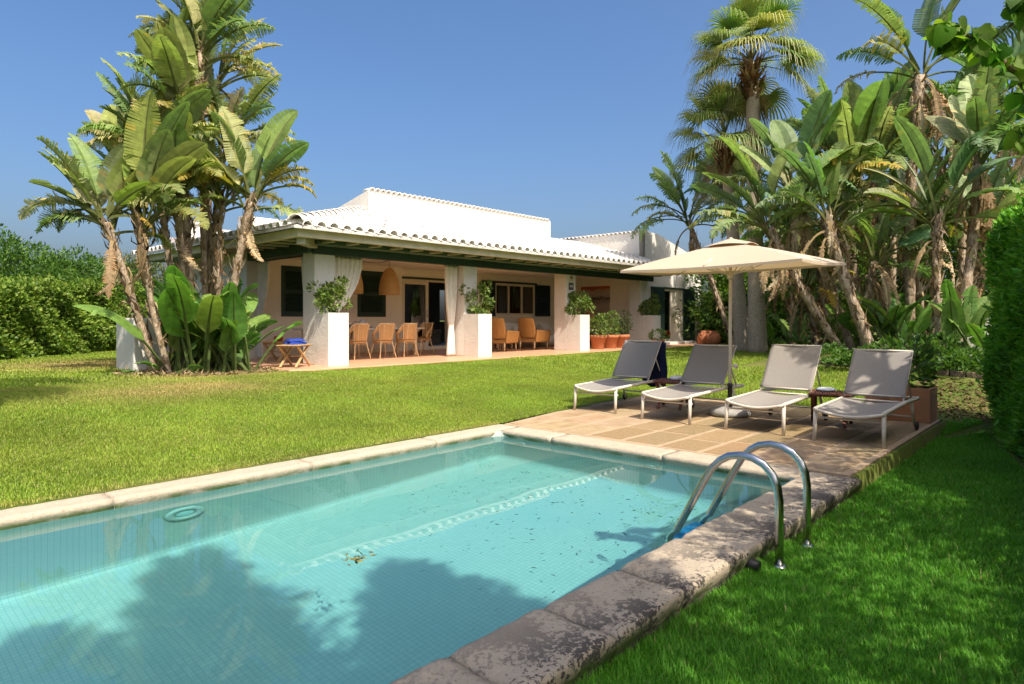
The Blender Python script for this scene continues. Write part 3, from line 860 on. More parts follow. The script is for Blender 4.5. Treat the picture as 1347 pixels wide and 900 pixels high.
l0 = make_lounger(R(53)); l1 = make_lounger(R(49))
LG = [((8.12, 5.74, .005), .06, 'taupe sun lounger at the lawn end of the row, navy cloth hung behind its backrest'),
      ((7.96, 4.46, .005), .02, 'taupe sun lounger with its head beside the parasol pole, second from the lawn'),
      ((7.96, 3.24, .005), .015, 'taupe sun lounger dappled with leaf shade, next to the parasol base on the hedge side'),
      ((7.91, 2.155, .005), .01, 'taupe sun lounger at the deck edge, in front of the terracotta trough planter')]
for i, (loc, rz, lab) in enumerate(LG):
    place([l0, l1, None, None][i] or copy_tree([l0, l1][i % 2]), loc, rz, lab)
# navy cloth hanging behind the first backrest
def ncl(u, v):
    return (9.70 + .10 * math.sin(3 * v) * .2 + .02 * math.sin(u * 20), 5.42 + .46 * u + .015 * math.sin(v * 7), 1.0 - .72 * v + .02 * math.sin(u * 9))
o = MB().grid(ncl, 16, 16).build('navy_towel', M['navytowel'], None, smooth=True, solid=.012)
tag(o, 'navy cloth hanging behind the backrest of the lounger nearest the lawn', 'towel')

# ================================================================== folding wooden side tables
def make_table(name, W, D, H, wood, slats):
    t = empty(name); tag(t, 'x', 'side table')
    top = MB(); n = slats
    for k in range(n):
        y = -D / 2 + D * k / n
        top.box(-W / 2, W / 2, y + .004, y + D / n - .004, H - .022, H)
    for s in (-1, 1): top.box(s * (W / 2 - .08) - .02, s * (W / 2 - .08) + .02, -D / 2 + .02, D / 2 - .02, H - .05, H - .023)
    top.build('tabletop', wood, t, bevel=.003)
    for s in (-1, 1):
        for a in (-1, 1):
            MB().bar((a * (W / 2 - .05), s * (D / 2 - .05 - (.03 if a > 0 else 0)), H - .03), (-a * (W / 2 - .03), s * (D / 2 - .05 - (.03 if a > 0 else 0)), .012), .024, .045, up=(0, 1, 0)).build('leg', wood, t, bevel=.003)
    MB().tube([(0, -D / 2 + .04, H / 2 - .01), (0, D / 2 - .04, H / 2 - .01)], .012, 6).build('stretcher', wood, t, smooth=True)
    return t
s0 = make_table('folding_table', .52, .50, .44, M['redwood'], 6)
place(s0, (9.30, 5.08, .005), .25, 'dark red slatted folding table between the two loungers nearest the lawn', 'red folding tables between the loungers')
s1 = copy_tree(s0); place(s1, (9.16, 2.72, .005), .3, 'dark red slatted folding table between the two loungers nearest the hedge', 'red folding tables between the loungers')
o = MB().lathe([(.05, 0), (.11, .006), (.125, .03), (.10, .055), (.03, .068)], 20).build('folded_towel', M['cloth'], None, smooth=True)
o.location = (9.34, 5.02, .446); tag(o, 'small white rolled towel on the red table near the lawn', 'towel')
o = MB().lathe([(.06, 0), (.12, .008), (.13, .025), (.09, .045), (.03, .05)], 20).build('folded_towel', mat('pale_blue_cloth', (.55, .60, .64), (.45, .5, .56), 20, .9), None, smooth=True)
o.location = (9.22, 2.78, .446); tag(o, 'pale blue rolled cloth on the red table near the hedge', 'towel')

# ================================================================== parasol
pr = empty('parasol', (9.12, 4.06, .005)); tag(pr, 'rectangular beige canvas parasol on a white pole over the sun loungers', 'parasol')
MB().lathe([(.02, 0), (.27, 0), (.30, .03), (.295, .07), (.25, .105), (.08, .125), (.05, .125)], 32).build('base', M['concrete'], pr, smooth=True)
MB().lathe([(.032, .1), (.032, .42), (.04, .42), (.04, .46), (.025, .47)], 16).build('sleeve', M['black'], pr, smooth=True)
MB().tube([(0, 0, .12), (.02, 0, 2.5)], .024, 14).build('pole', M['alu'], pr, smooth=True)
kb = MB(); kb.tube([(0, 0, .72), (-.0, -.075, .72)], .014, 8); kb.lathe([(.0, -.02), (.035, -.02), (.035, .02), (.0, .02)], 14, M=Matrix.Translation((.0, -.085, .72)) @ Matrix.Rotation(R(90), 4, 'X'))
kb.build('crank_knob', M['alu'], pr, smooth=True)
AX, AZ = .02, 2.52
HX, HY = .90, 1.30
def pcor(i):
    sx, sy = [(-1, 1), (-1, -1), (1, -1), (1, 1)][i]
    return Vector((AX + sx * HX, sy * HY, 2.12 + (.055 if sx > 0 else -.005) + (.02 if sy < 0 else 0)))
apex = Vector((AX, 0, AZ))
cn = MB()
for i in range(4):
    a, b = pcor(i), pcor((i + 1) % 4); nu, nv = 14, 18
    base = len(cn.v)
    for u in range(nu + 1):
        k = .06 + .94 * u / nu
        for v in range(nv + 1):
            s_ = v / nv; e = a.lerp(b, s_)
            p = apex.lerp(e, k)
            sag = math.sin(math.pi * s_) * k
            p.z -= .035 * sag * math.sin(math.pi * min(k, 1) * .8) - .012 * math.sin(math.pi * k)
            e_in = (apex - e); e_in.z = 0
            p += e_in.normalized() * (.035 * sag * k)
            cn.v.append(tuple(p)); cn.c.append((1, 1, 1))
    for u in range(nu):
        for v in range(nv):
            q0 = base + u * (nv + 1) + v
            cn.f.append((q0, q0 + nv + 1, q0 + nv + 2, q0 + 1)); cn.mi.append(0)
    # small valance band folded down at the rim
    base2 = len(cn.v)
    for v in range(nv + 1):
        p = Vector(cn.v[base + nu * (nv + 1) + v]); cn.v.append((p.x, p.y, p.z - .035)); cn.c.append((1, 1, 1))
    for v in range(nv):
        cn.f.append((base + nu * (nv + 1) + v, base2 + v, base2 + v + 1, base + nu * (nv + 1) + v + 1)); cn.mi.append(0)
def canvas_mat():
    m, nt, out = new_mat('parasol_canvas')
    co = coords(nt)
    c = mixc(nt, noise(nt, co, 3, 4), (.50, .415, .32), (.55, .46, .355))  # the cloth's own beige, faintly mottled
    d = N(nt, 'ShaderNodeBsdfDiffuse'); nt.links.new(c, d.inputs[0])
    t = nt.nodes.new('ShaderNodeBsdfTranslucent'); t.inputs[0].default_value = rgba((.72, .52, .26))
    mx = nt.nodes.new('ShaderNodeMixShader'); mx.inputs[0].default_value = .22
    nt.links.new(d.outputs[0], mx.inputs[1]); nt.links.new(t.outputs[0], mx.inputs[2]); nt.links.new(mx.outputs[0], out.inputs[0])
    return m
canv = cn.build('canopy', canvas_mat(), pr, smooth=False)
cap = MB()
for i in range(4):
    a, b = pcor(i), pcor((i + 1) % 4)
    p0 = Vector((AX, 0, AZ + .045)); A_ = apex.lerp(a, .25) + Vector((0, 0, .022)); B_ = apex.lerp(b, .25) + Vector((0, 0, .022))
    for v in range(6):
        c0, c1 = A_.lerp(B_, v / 6), A_.lerp(B_, (v + 1) / 6)
        c0.z += .03 * math.sin(math.pi * v / 6); c1.z += .03 * math.sin(math.pi * (v + 1) / 6)
        cap.add([p0, c0, c1], [(0, 1, 2)])
cap.build('vent_cap', canvas_mat(), canv, smooth=False, solid=.006)
MB().lathe([(.03, 2.555), (.03, 2.568), (.015, 2.578), (.001, 2.58)], 12, c=(AX, 0, 0)).build('finial', M['alu'], pr, smooth=True)
hub = MB().lathe([(.028, 1.98), (.045, 1.98), (.045, 2.06), (.028, 2.06)], 14, c=(.016, 0, 0)).build('hub', M['alu'], pr, smooth=True)
for i in range(8):
    e = pcor(i // 2) if i % 2 == 0 else (pcor(i // 2).lerp(pcor((i // 2 + 1) % 4), .5))
    e = e + Vector((0, 0, -.02)); p0 = apex + Vector((0, 0, -.04))
    m_ = p0.lerp(e, .52)
    rb = MB(); rb.tube([p0, m_, e - (e - p0).normalized() * .05], .009, 6); rb.tube([(.016, 0, 2.02), m_], .007, 6)
    rb.build('rib', M['alu'], pr, smooth=True)

# ================================================================== pool ladder
ld = empty('pool_ladder', (4.4, 1.52, -.16)); tag(ld, 'polished steel pool ladder with two arched handrails over the stone coping', 'pool ladder')
for k, x in enumerate((4.16, 4.67)):
    P_ = [(1.53, -.16), (1.53, .0), (1.53, .14), (1.53, .26), (1.542, .345), (1.575, .42), (1.63, .475), (1.70, .505), (1.78, .512), (1.86, .495), (1.925, .455), (1.98, .395), (2.03, .31), (2.09, .20), (2.16, .07), (2.23, -.06), (2.275, -.16), (2.295, -.26), (2.30, -.40), (2.30, -1.05)]
    path = [(x, y_, z_) for y_, z_ in P_]
    rl = MB().tube(path, .025, 16).build('handrail', M['steel'], ld, world=True, smooth=True)
    MB().lathe([(.022, 0), (.05, .0), (.05, .008), (.03, .018), (.022, .02)], 20, c=(x, 1.53, -.155)).build('flange', M['steel'], rl, world=True, smooth=True)
for z in (-.32, -.60, -.88):
    MB().box(4.18, 4.65, 2.25, 2.35, z - .015, z + .015).build('tread', mat('blue_tread', (.02, .20, .42), None, rough=.5) if z == -.32 else bpy.data.materials['blue_tread'], ld, world=True, bevel=.006)
pp = MB().lathe([(.028, 0), (.032, 0), (.032, .14), (.0, .14)], 16, M=Matrix.Translation((3.93, 1.705, -.095)) @ Matrix.Rotation(R(90), 4, 'X')).build('overflow_pipe', M['black'], None, smooth=True)
tag(pp, 'short black overflow pipe poking out below the coping beside the ladder', 'pipe')

# ================================================================== dining set on the terrace
FZ = TZ + .004
dt = empty('dining_table', (10.15, 14.65, FZ)); tag(dt, 'long pale dining table under the woven pendant lamps', 'dining table')
MB().box(-1.75, 1.70, -.5, .5, .72, .765).build('tabletop', mat('pale_table', (.66, .60, .50), (.58, .52, .43), 6, .5), dt, bevel=.008)
for sx in (-1.5, 1.45):
    for sy in (-.4, .4):
        MB().box(sx - .04, sx + .04, sy - .04, sy + .04, 0, .719).build('leg', M['cane'], dt, bevel=.005)
def rag(u, v):
    x = -.33 + .66 * u; y = -.2 + .4 * v
    e = math.sin(math.pi * u) ** .5 * math.sin(math.pi * v) ** .5 if 0 < u < 1 and 0 < v < 1 else 0
    h = .012 + e * (.10 + .06 * math.sin(u * 9 + v * 3) + .05 * math.sin(v * 11 - u * 4) + .07 * u)
    return (x, y, h)
o = MB().grid(rag, 26, 20).build('crumpled_cloth', M['grey_cloth'], None, smooth=True, solid=.01); o.location = (9.9, 14.5, FZ + .772); o.rotation_euler = (0, 0, .2)
tag(o, 'crumpled grey cloth heaped on the long dining table', 'cloth')

def make_dining_chair():
    t = empty('dining_chair'); tag(t, 'x', 'wicker chair', 'wicker chairs around the dining table')
    # local: the sitter faces +y
    MB().lathe([(.02, .40), (.22, .40), (.24, .42), (.235, .445), (.1, .455), (.0, .456)], 20).build('seat', M['rattan'], t, smooth=True)
    def shell(u, v):
        a = R(-100 + 200 * u); w = abs(u - .5) * 2
        top = .88 - .25 * sm(.45, .95, w)
        z = .46 + (top - .46) * v
        r_ = .245 + .05 * v
        return (r_ * math.sin(a) * 1.0, -r_ * math.cos(a) * .92 - .05 * v * (1 - w), z)
    g = MB()
    nu, nv = 36, 12
    vs = [shell(i / nu, j / nv) for i in range(nu + 1) for j in range(nv + 1)]
    fs = []
    for i in range(nu):
        w = abs((i + .5) / nu - .5) * 2
        for j in range(nv):
            v = (j + .5) / nv
            if .50 < w < .86 and .12 < v < .68: continue          # open loop under each arm
            fs.append((i * (nv + 1) + j, (i + 1) * (nv + 1) + j, (i + 1) * (nv + 1) + j + 1, i * (nv + 1) + j + 1))
    g.add(vs, fs); g.build('backrest', M['rattan'], t, smooth=True, solid=.016)
    rim = MB(); rim.tube([shell(i / 30, 1) for i in range(31)], .019, 6)
    rim.tube([shell(0, k / 4) for k in range(5)], .013, 6); rim.tube([shell(1, k / 4) for k in range(5)], .013, 6)
    for w in (.245, .36, .64, .755): rim.tube([shell(w, k / 4) for k in range(5)], .014, 6)
    rim.build('arm_rail', M['cane'], t, smooth=True)
    for sx, sy in ((-1, -1), (1, -1), (-1, 1), (1, 1)):
        MB().tube([(sx * .17, sy * .16, .43), (sx * .20, sy * .19, .25), (sx * .25, sy * .24, 0)], [.016, .016, .014], 7).build('leg', M['cane'], t, smooth=True)
    st = MB()
    for sy in (-1, 1):
        st.tube([(-.18, sy * .17, .36), (0, sy * .165, .43), (.18, sy * .17, .36)], .009, 6)
        st.tube([(-.1, sy * .165, .44), (.1, sy * .175, .35)], .007, 6); st.tube([(.1, sy * .165, .44), (-.1, sy * .175, .35)], .007, 6)
    for sx in (-1, 1): st.tube([(sx * .17, -.18, .36), (sx * .165, 0, .43), (sx * .17, .18, .36)], .009, 6)
    st.build('brace', M['cane'], t, smooth=True)
    return t
c0 = make_dining_chair()
for i, (x, y, rz, lab) in enumerate([
        (9.42, 13.86, .05, 'wicker dining chair nearest the first planter, its back to the lawn'),
        (10.20, 13.84, -.04, 'wicker dining chair in the middle of the lawn-side row, back to the lawn'),
        (10.95, 13.86, .03, 'wicker dining chair of the lawn-side row nearest the tied curtain'),
        (12.1, 14.55, 1.5, 'wicker dining chair at the head of the table in front of the sliding door'),
        (10.1, 15.5, math.pi, 'wicker dining chair on the wall side of the dining table')]):
    place(c0 if i == 0 else copy_tree(c0), (x, y, FZ), rz, lab)

# woven pendant lamps
def make_pendant():
    t = empty('pendant_lamp'); tag(t, 'x', 'pendant lamp', 'woven pendant lamps over the dining table')
    MB().lathe([(.02, .74), (.06, .735), (.11, .70), (.18, .60), (.245, .45), (.285, .28), (.30, .12), (.295, 0)], 28).build('lamp_shade', M['lampcane'], t, smooth=True, solid=.012)
    rg = MB()
    for z, r_ in ((0, .297), (.12, .304), (.30, .285), (.46, .245), (.62, .17)): rg.tube([(r_ * math.cos(2 * math.pi * k / 24), r_ * math.sin(2 * math.pi * k / 24), z) for k in range(25)], .006, 5)
    rg.build('hoop', M['rattan'], t, smooth=True)
    MB().lathe([(.001, .18), (.05, .22), (.06, .28), (.03, .36), (.025, .42)], 14).build('bulb', mat('opal_bulb', (.8, .76, .66), None, rough=.3) if 'opal_bulb' not in bpy.data.materials else bpy.data.materials['opal_bulb'], t, smooth=True)
    MB().tube([(0, 0, .42), (0, 0, .98)], .006, 5).build('cord', M['black'], t)
    return t
p0 = make_pendant(); p0.scale = (.92, .92, .98); place(p0, (10.9, 14.5, 2.07), 0, 'bell-shaped woven pendant lamp in clear view over the dining chairs')
p1 = copy_tree(p0); place(p1, (9.72, 14.5, 2.07), .5, 'bell-shaped woven pendant lamp half hidden behind the swept curtain')
o = MB().tube([(9.72 + 1.18 * k / 16, 14.5, 3.0 - .10 * math.sin(math.pi * k / 16)) for k in range(17)], .007, 5).build('lamp_cable', M['black'], None)
tag(o, 'thin dark cable looping between the two woven pendant lamps', 'cable')

# pale folding stools by the corner column
k0 = make_table('folding_stool', .66, .50, .47, M['teak'], 8); k0['category'] = 'stool'
place(k0, (7.0, 12.55, FZ), .62, 'pale teak folding stool in the sun beside the corner planter, blue towels on it', 'teak folding stools near the corner column')
k1 = copy_tree(k0); place(k1, (7.7, 14.55, FZ), .55, 'teak folding stool standing in the shade under the shuttered window', 'teak folding stools near the corner column')
def twl(z0, sc, rz):
    def fn(u, v):
        x = (-.2 + .4 * u) * sc; y = (-.15 + .3 * v) * sc
        e = (1 - abs(2 * u - 1) ** 6) * (1 - abs(2 * v - 1) ** 6)
        return (x * math.cos(rz) - y * math.sin(rz), x * math.sin(rz) + y * math.cos(rz), z0 + .055 * max(e, 0) ** .5 + .008 * math.sin(u * 12) * e)
    return fn
for i, (z0, sc, rz, lab) in enumerate([(.0, 1.0, .1, 'folded blue towel at the bottom of the pile on the sunlit teak stool'), (.062, .92, -.12, 'folded blue towel on top of the pile on the sunlit teak stool')]):
    t_ = MB(); t_.grid(twl(0, sc, rz), 22, 18)
    n_ = len(t_.v); t_.grid(lambda u, v: (twl(0, sc, rz)(u, v)[0], twl(0, sc, rz)(u, v)[1], 0.0), 4, 4)
    o = t_.build('folded_towel', M['towel'], None, smooth=True); o.location = (7.03, 12.57, FZ + .473 + z0); tag(o, lab, 'towel', 'blue towels on the stool')
o = MB().lathe([(.04, 0), (.085, .015), (.105, .06), (.10, .10), (.085, .125), (.078, .12), (.09, .07), (.07, .03), (.0, .02)], 22).build('red_bowl', M['red'], None, smooth=True)
o.location = (7.7, 14.55, FZ + .472); tag(o, 'small red glazed bowl on the shaded teak stool', 'bowl')

# ================================================================== living area
def make_armchair():
    t = empty('wicker_armchair'); tag(t, 'x', 'armchair', 'wicker armchairs in the living area')
    # sitter faces +x; woven body with wings and a cane underframe
    def back(u, v):
        y = -.30 + .60 * u; z = .40 + .62 * v + .03 * math.sin(math.pi * u) * (v > .5)
        return (-.36 - .16 * v + .06 * abs(2 * u - 1) ** 2, y * (1 + .08 * math.sin(3 * v)), z)
    MB().grid(back, 14, 14).build('backrest', M['rattan2'], t, smooth=True, solid=.05)
    for s in (-1, 1):
        def arm(u, v):
            x = -.36 + .78 * u; top = .66 - .04 * u
            return (x, s * (.32 + .05 * v), .26 + (top - .26) * v)
        MB().grid(arm, 10, 8).build('arm', M['rattan2'], t, smooth=True, solid=.06)
    MB().box(-.34, .40, -.30, .30, .24, .36).build('seat', M['rattan2'], t, bevel=.02)
    MB().box(-.30, .38, -.28, .28, .362, .47).build('cushion', M['cloth'], t, bevel=.045, bseg=3)
    for sx in (-.36, .37):
        for sy in (-.28, .28):
            MB().tube([(sx, sy, .27), (sx * 1.04, sy * 1.03, 0)], [.026, .02], 8).build('leg', M['cane'], t, smooth=True)
    return t
a0 = make_armchair(); place(a0, (15.02, 14.15, FZ), .25, 'brown-backed wicker armchair partly behind the second planter')
a1 = copy_tree(a0); place(a1, (16.55, 14.15, FZ), .1, 'honey wicker armchair catching the sun beside the third column')
sf = empty('white_sofa', (17.9, 15.45, FZ)); tag(sf, 'long white upholstered sofa below the veranda window', 'sofa')
MB().box(-1.25, 1.25, -.42, .38, .16, .42).build('seat', M['cloth'], sf, bevel=.04, bseg=3)
MB().box(-1.25, 1.25, .20, .42, .421, .86).build('backrest', M['cloth'], sf, bevel=.05, bseg=3)
for s in (-1, 1): MB().box(s * 1.16 - .12, s * 1.16 + .12, -.42, .195, .421, .62).build('arm', M['cloth'], sf, bevel=.05, bseg=3)
for s in (-.95, .95):
    for y in (-.34, .32): MB().tube([(s, y, 0), (s, y, .158)], .025, 8).build('leg', M['cane'], sf)
for i, (x, mcol, lab) in enumerate([(-.7, M['cloth'], 'plump white cushion on the sofa below the window'), (.05, mat('grey_green_cushion', (.33, .35, .28), (.28, .30, .24), 20, .9), 'grey-green cushion in the middle of the white sofa'), (.65, M['grey_cloth'], 'grey cushion at the end of the white sofa nearest the navy shutter')]):
    o = MB().lathe([(.0, -.07), (.16, -.06), (.24, -.02), (.25, 0), (.24, .02), (.16, .06), (.0, .07)], 4, M=Matrix.Translation((17.9 + x, 15.53, FZ + .63)) @ Matrix.Rotation(R(68), 4, 'X') @ Matrix.Rotation(R(45), 4, 'Z')).build('cushion', mcol, None, smooth=True, bevel=0, subsurf=2)
    tag(o, lab, 'cushion', 'cushions on the white sofa')
cf = empty('coffee_table', (16.1, 15.2, FZ)); tag(cf, 'small pale cane coffee table between the two wicker armchairs', 'coffee table')
MB().box(-.45, .35, -.25, .25, .40, .43).build('tabletop', M['frame'], cf, bevel=.006)
for sx in (-.4, .3):
    for sy in (-.2, .2): MB().box(sx - .02, sx + .02, sy - .02, sy + .02, 0, .399).build('leg', M['cane'], cf)
def side_table(loc, label):
    t = empty('lamp_table', loc); tag(t, label, 'side table')
    MB().box(-.32, .32, -.28, .28, .55, .585).build('tabletop', M['redwood'], t, bevel=.006)
    for sx in (-.28, .28):
        for sy in (-.24, .24): MB().box(sx - .02, sx + .02, sy - .02, sy + .02, 0, .549).build('leg', M['redwood'], t)
    return t
def lamp(loc, r0, r1, hs, hb, label, stem_m):
    t = empty('table_lamp', loc); tag(t, label, 'table lamp')
    MB().lathe([(.0, 0), (.09, 0), (.09, .015), (.03, .03), (.018, .06), (.018, hb * .3), (.035, hb * .45), (.018, hb * .6), (.014, hb)], 16).build('stem', stem_m, t, smooth=True)
    MB().lathe([(r0, hb - .04), (r1, hb - .04 + hs)], 22).f and None
    s_ = MB(); seg = 24
    vs = [(r_ * math.cos(2 * math.pi * k / seg), r_ * math.sin(2 * math.pi * k / seg), z) for r_, z in ((r0, hb - .04), (r1, hb - .04 + hs)) for k in range(seg)]
    s_.add(vs, [(k, (k + 1) % seg, seg + (k + 1) % seg, seg + k) for k in range(seg)])
    s_.build('lamp_shade', M['shade'], t, smooth=True, solid=.006)
    return t
side_table((19.75, 15.1, FZ), 'dark side table with a shaded lamp, left of the third column')
lamp((19.75, 15.15, FZ + .588), .25, .15, .30, .60, 'tan-shaded lamp on the dark table in front of the navy shutter', M['redwood'])
side_table((16.05, 15.95, FZ), 'dark side table with a lamp behind the second planter shrub')
lamp((16.05, 15.95, FZ + .588), .26, .17, .32, .48, 'tan-shaded lamp half hidden by the shrub on the second planter', M['redwood'])
side_table((21.0, 15.0, FZ), 'dark side table at the end wall behind the potted shrubs')
lamp((21.0, 15.0, FZ + .588), .30, .17, .34, .42, 'brown-shaded lamp on the end-wall table above the potted shrubs', M['cane'])
for dx, dy, lab in ((-.2, -.12, 'small leafy pot plant left of the tan lamp on the dark table'), (.2, -.14, 'small leafy pot plant right of the tan lamp on the dark table')):
    pass
ch = empty('white_bench', (21.15, 13.9, FZ)); tag(ch, 'low white cushioned bench at the veranda end wall behind the clay pots', 'bench')
MB().box(-.45, .45, -.5, .6, 0, .30).build('base', M['cream'], ch, bevel=.01)
MB().box(-.42, .42, -.47, .57, .302, .43).build('cushion', M['cloth'], ch, bevel=.05, bseg=3)
# painting on the end wall
def painting_mat():
    m, nt, out = new_mat('abstract_oil')
    co = coords(nt)
    sep = nt.nodes.new('ShaderNodeSeparateXYZ'); nt.links.new(co, sep.inputs[0])
    mp = N(nt, 'ShaderNodeMapping'); mp.inputs['Scale'].default_value = (1, 1.2, 5); nt.links.new(co, mp.inputs[0])
    nz = noise(nt, mp.outputs[0], 2.5, 5, .6, .5)
    s = N(nt, 'ShaderNodeMath', _operation='MULTIPLY_ADD'); nt.links.new(nz, s.inputs[0]); s.inputs[1].default_value = .5; nt.links.new(sep.outputs[2], s.inputs[2])
    r_ = nt.nodes.new('ShaderNodeValToRGB'); el = r_.color_ramp.elements
    el[0].position = 0; el[0].color = rgba((.42, .33, .25)); el[1].position = 1; el[1].color = rgba((.42, .10, .04))
    for p, c in ((.45, (.45, .36, .28)), (.62, (.30, .24, .21)), (.68, (.05, .04, .045)), (.74, (.42, .33, .28)), (.92, (.50, .38, .32)), (1.0, (.45, .14, .06))):
        e = el.new(min(p, .999)); e.color = rgba(c)
    k = N(nt, 'ShaderNodeMath', _operation='DIVIDE'); nt.links.new(s.outputs[0], k.inputs[0]); k.inputs[1].default_value = 1.25
    nt.links.new(k.outputs[0], r_.inputs[0])
    principled(nt, out, r_.outputs[0], .6, 0, .3)
    return m
pa = MB().box(-.03, 0, 0, 1.4, 0, 1.1).build('painting', painting_mat(), None, bevel=.004); pa.location = (21.715, 14.6, 1.62)
tag(pa, 'unframed abstract canvas in orange, grey and black on the veranda end wall', 'painting')
# armchair inside the room behind the sliding door
ia = empty('white_armchair', (15.6, 18.6, .413)); tag(ia, 'white slip-covered armchair inside the room behind the open door', 'armchair')
MB().box(-.42, .42, -.4, .4, .08, .44).build('seat', M['cloth'], ia, bevel=.05, bseg=3)
MB().box(-.42, .42, .22, .44, .441, .92).build('backrest', M['cloth'], ia, bevel=.06, bseg=3)
for s in (-1, 1): MB().box(s * .36 - .09, s * .36 + .09, -.4, .215, .441, .62).build('arm', M['cloth'], ia, bevel=.04, bseg=3)
# ceiling spot of the living area
o = MB().lathe([(.0, -.05), (.10, -.045), (.13, -.02), (.13, 0)], 18).build('ceiling_light', M['frame'], None, smooth=True); o.location = (19.2, 14.6, 3.018)
tag(o, 'flat round ceiling light above the living area', 'ceiling light')

# ================================================================== terracotta trough behind the last lounger
tp = empty('terracotta_trough', (10.47, 2.15, .005)); tag(tp, 'square-cornered pale terracotta trough planter at the deck edge', 'planter')
t_ = MB(); a, b, c_, d_ = -.25, .25, -.38, .42
t_.box(a, b, c_, d_, 0, .03)
for x0_, x1_, y0_, y1_ in ((a, a + .035, c_, d_), (b - .035, b, c_, d_), (a + .035, b - .035, c_, c_ + .035), (a + .035, b - .035, d_ - .035, d_)): t_.box(x0_, x1_, y0_, y1_, .03, .46)
t_.build('trough', M['terra2'], tp, bevel=.008)
MB().box(a + .036, b - .036, c_ + .036, d_ - .036, .03, .41).build('soil', M['soil'], tp)
MB().tube([(a - .012, -.12 + .28 * k / 10, .33 - .06 * math.sin(math.pi * k / 10)) for k in range(11)], .012, 6).build('swag', M['terra2'], tp, smooth=True)
# ================================================================== vegetation
def unit(a): return a / np.maximum(np.linalg.norm(a, axis=1, keepdims=True), 1e-6)
def pal(n, cols, jit=.15, r=rs):
    c = np.array(cols, np.float32)[r.randint(0, len(cols), n)]
    return c * (1 + jit * r.uniform(-1, 1, (n, 1))).astype(np.float32)
def leaf_quads(P, A, size, asp, r=rs, fold=.25, droop=.0):
    """one folded diamond leaf per point: P base points, A leaf axes; returns V (4n,3), F (n,4)"""
    n = len(P); A = unit(A); size = np.broadcast_to(size, (n,))[:, None]
    s = unit(np.cross(A, r.normal(size=(n, 3)))); nn = np.cross(s, A)
    b = P; m = P + A * size * .45; t = P + A * size
    t[:, 2] -= droop * size[:, 0]
    l = m + s * size * asp * .5 + nn * size * fold * asp
    q = m - s * size * asp * .5 + nn * size * fold * asp
    V = np.stack([b, q, t, l], 1).reshape(-1, 3)
    F = np.arange(4 * n).reshape(n, 4)
    return V, F
def leaf_mesh(name, P, A, size, asp, cols, mat_, parent=None, jit=.18, world=True, r=rs, fold=.25, droop=0, C=None):
    V, F = leaf_quads(P, A, size, asp, r, fold, droop)
    c = pal(len(P), cols, jit, r) if C is None else C
    return np_mesh(name, V, F, np.repeat(c, 4, 0), mat_, parent, world)
def shell_pts(n, c, rad, r=rs, inner=.55, lump=.18, cut=None):
    """points through the outer shell of a lumpy ellipsoid, with outward directions"""
    d = unit(r.normal(size=(n, 3)))
    ph = r.uniform(0, 6.28, 6)
    k = 1 + lump * (np.sin(3 * d[:, 0] + ph[0]) * np.sin(4 * d[:, 1] + ph[1]) + .6 * np.sin(7 * d[:, 0] + ph[2]) * np.sin(6 * d[:, 2] + ph[3]) + .5 * np.sin(11 * d[:, 1] + ph[4]))
    rr = k * (inner + (1 - inner) * r.uniform(0, 1, n) ** .5)
    P = np.array(c) + d * rr[:, None] * np.array(rad)
    return P, d
GR_LIT = [(.16, .27, .035), (.20, .31, .045), (.12, .22, .03), (.25, .34, .06)]
GR_DARK = [(.06, .14, .024), (.08, .17, .03), (.045, .11, .02), (.105, .20, .034)]
GR_OLIVE = [(.10, .13, .035), (.13, .15, .045), (.075, .105, .03)]

def shrub(name, c, rad, n, size, label, cat='shrub', cols=GR_LIT, group=None, asp=.5, trunk=True, ground=None, lump=.22, clumps=0, mat_=None):
    """a bush: foliage leaves in clumps on a few stems"""
    g0 = ground if ground is not None else c[2] - rad[2]
    root = empty(name, (c[0], c[1], g0)); tag(root, label, cat, group)
    if clumps:
        cp, cd = shell_pts(clumps, c, np.array(rad) * .85, inner=.35, lump=lump)
        i = rs.randint(0, clumps, n)
        d = unit(rs.normal(size=(n, 3)) + cd[i] * .6)
        cr = np.mean(rad) * .33 * rs.uniform(.6, 1.25, clumps)
        P = cp[i] + d * (cr[i] * rs.uniform(.4, 1, n) ** .6)[:, None]
        A = d + cd[i] * .4 + rs.normal(size=(n, 3)) * .5
    else:
        P, d = shell_pts(n, c, rad, lump=lump)
        A = d + rs.normal(size=(n, 3)) * .7
    A[:, 2] += .15
    keep = P[:, 2] > g0 + .02
    P, A = P[keep], A[keep]
    leaf_mesh('foliage', P, A, size * rs.uniform(.65, 1.2, len(P)), asp, cols, mat_ or M['bush'], root)
    if trunk:
        mb = MB(); q = random.Random(int(c[0] * 100 + c[1] * 17))
        for k in range(5):
            e = Vector((c[0] + q.uniform(-.6, .6) * rad[0], c[1] + q.uniform(-.6, .6) * rad[1], c[2] + q.uniform(0, .5) * rad[2]))
            b = Vector((c[0] + q.uniform(-.06, .06) * rad[0], c[1] + q.uniform(-.06, .06) * rad[1], g0))
            mb.tube([b, b.lerp(e, .5) + Vector((0, 0, .08 * rad[2])), e], [.03 * max(rad[0], .3), .022 * max(rad[0], .3), .008], 5)
        mb.build('stem', M['woodbark'], root, world=True, smooth=True)
    return root

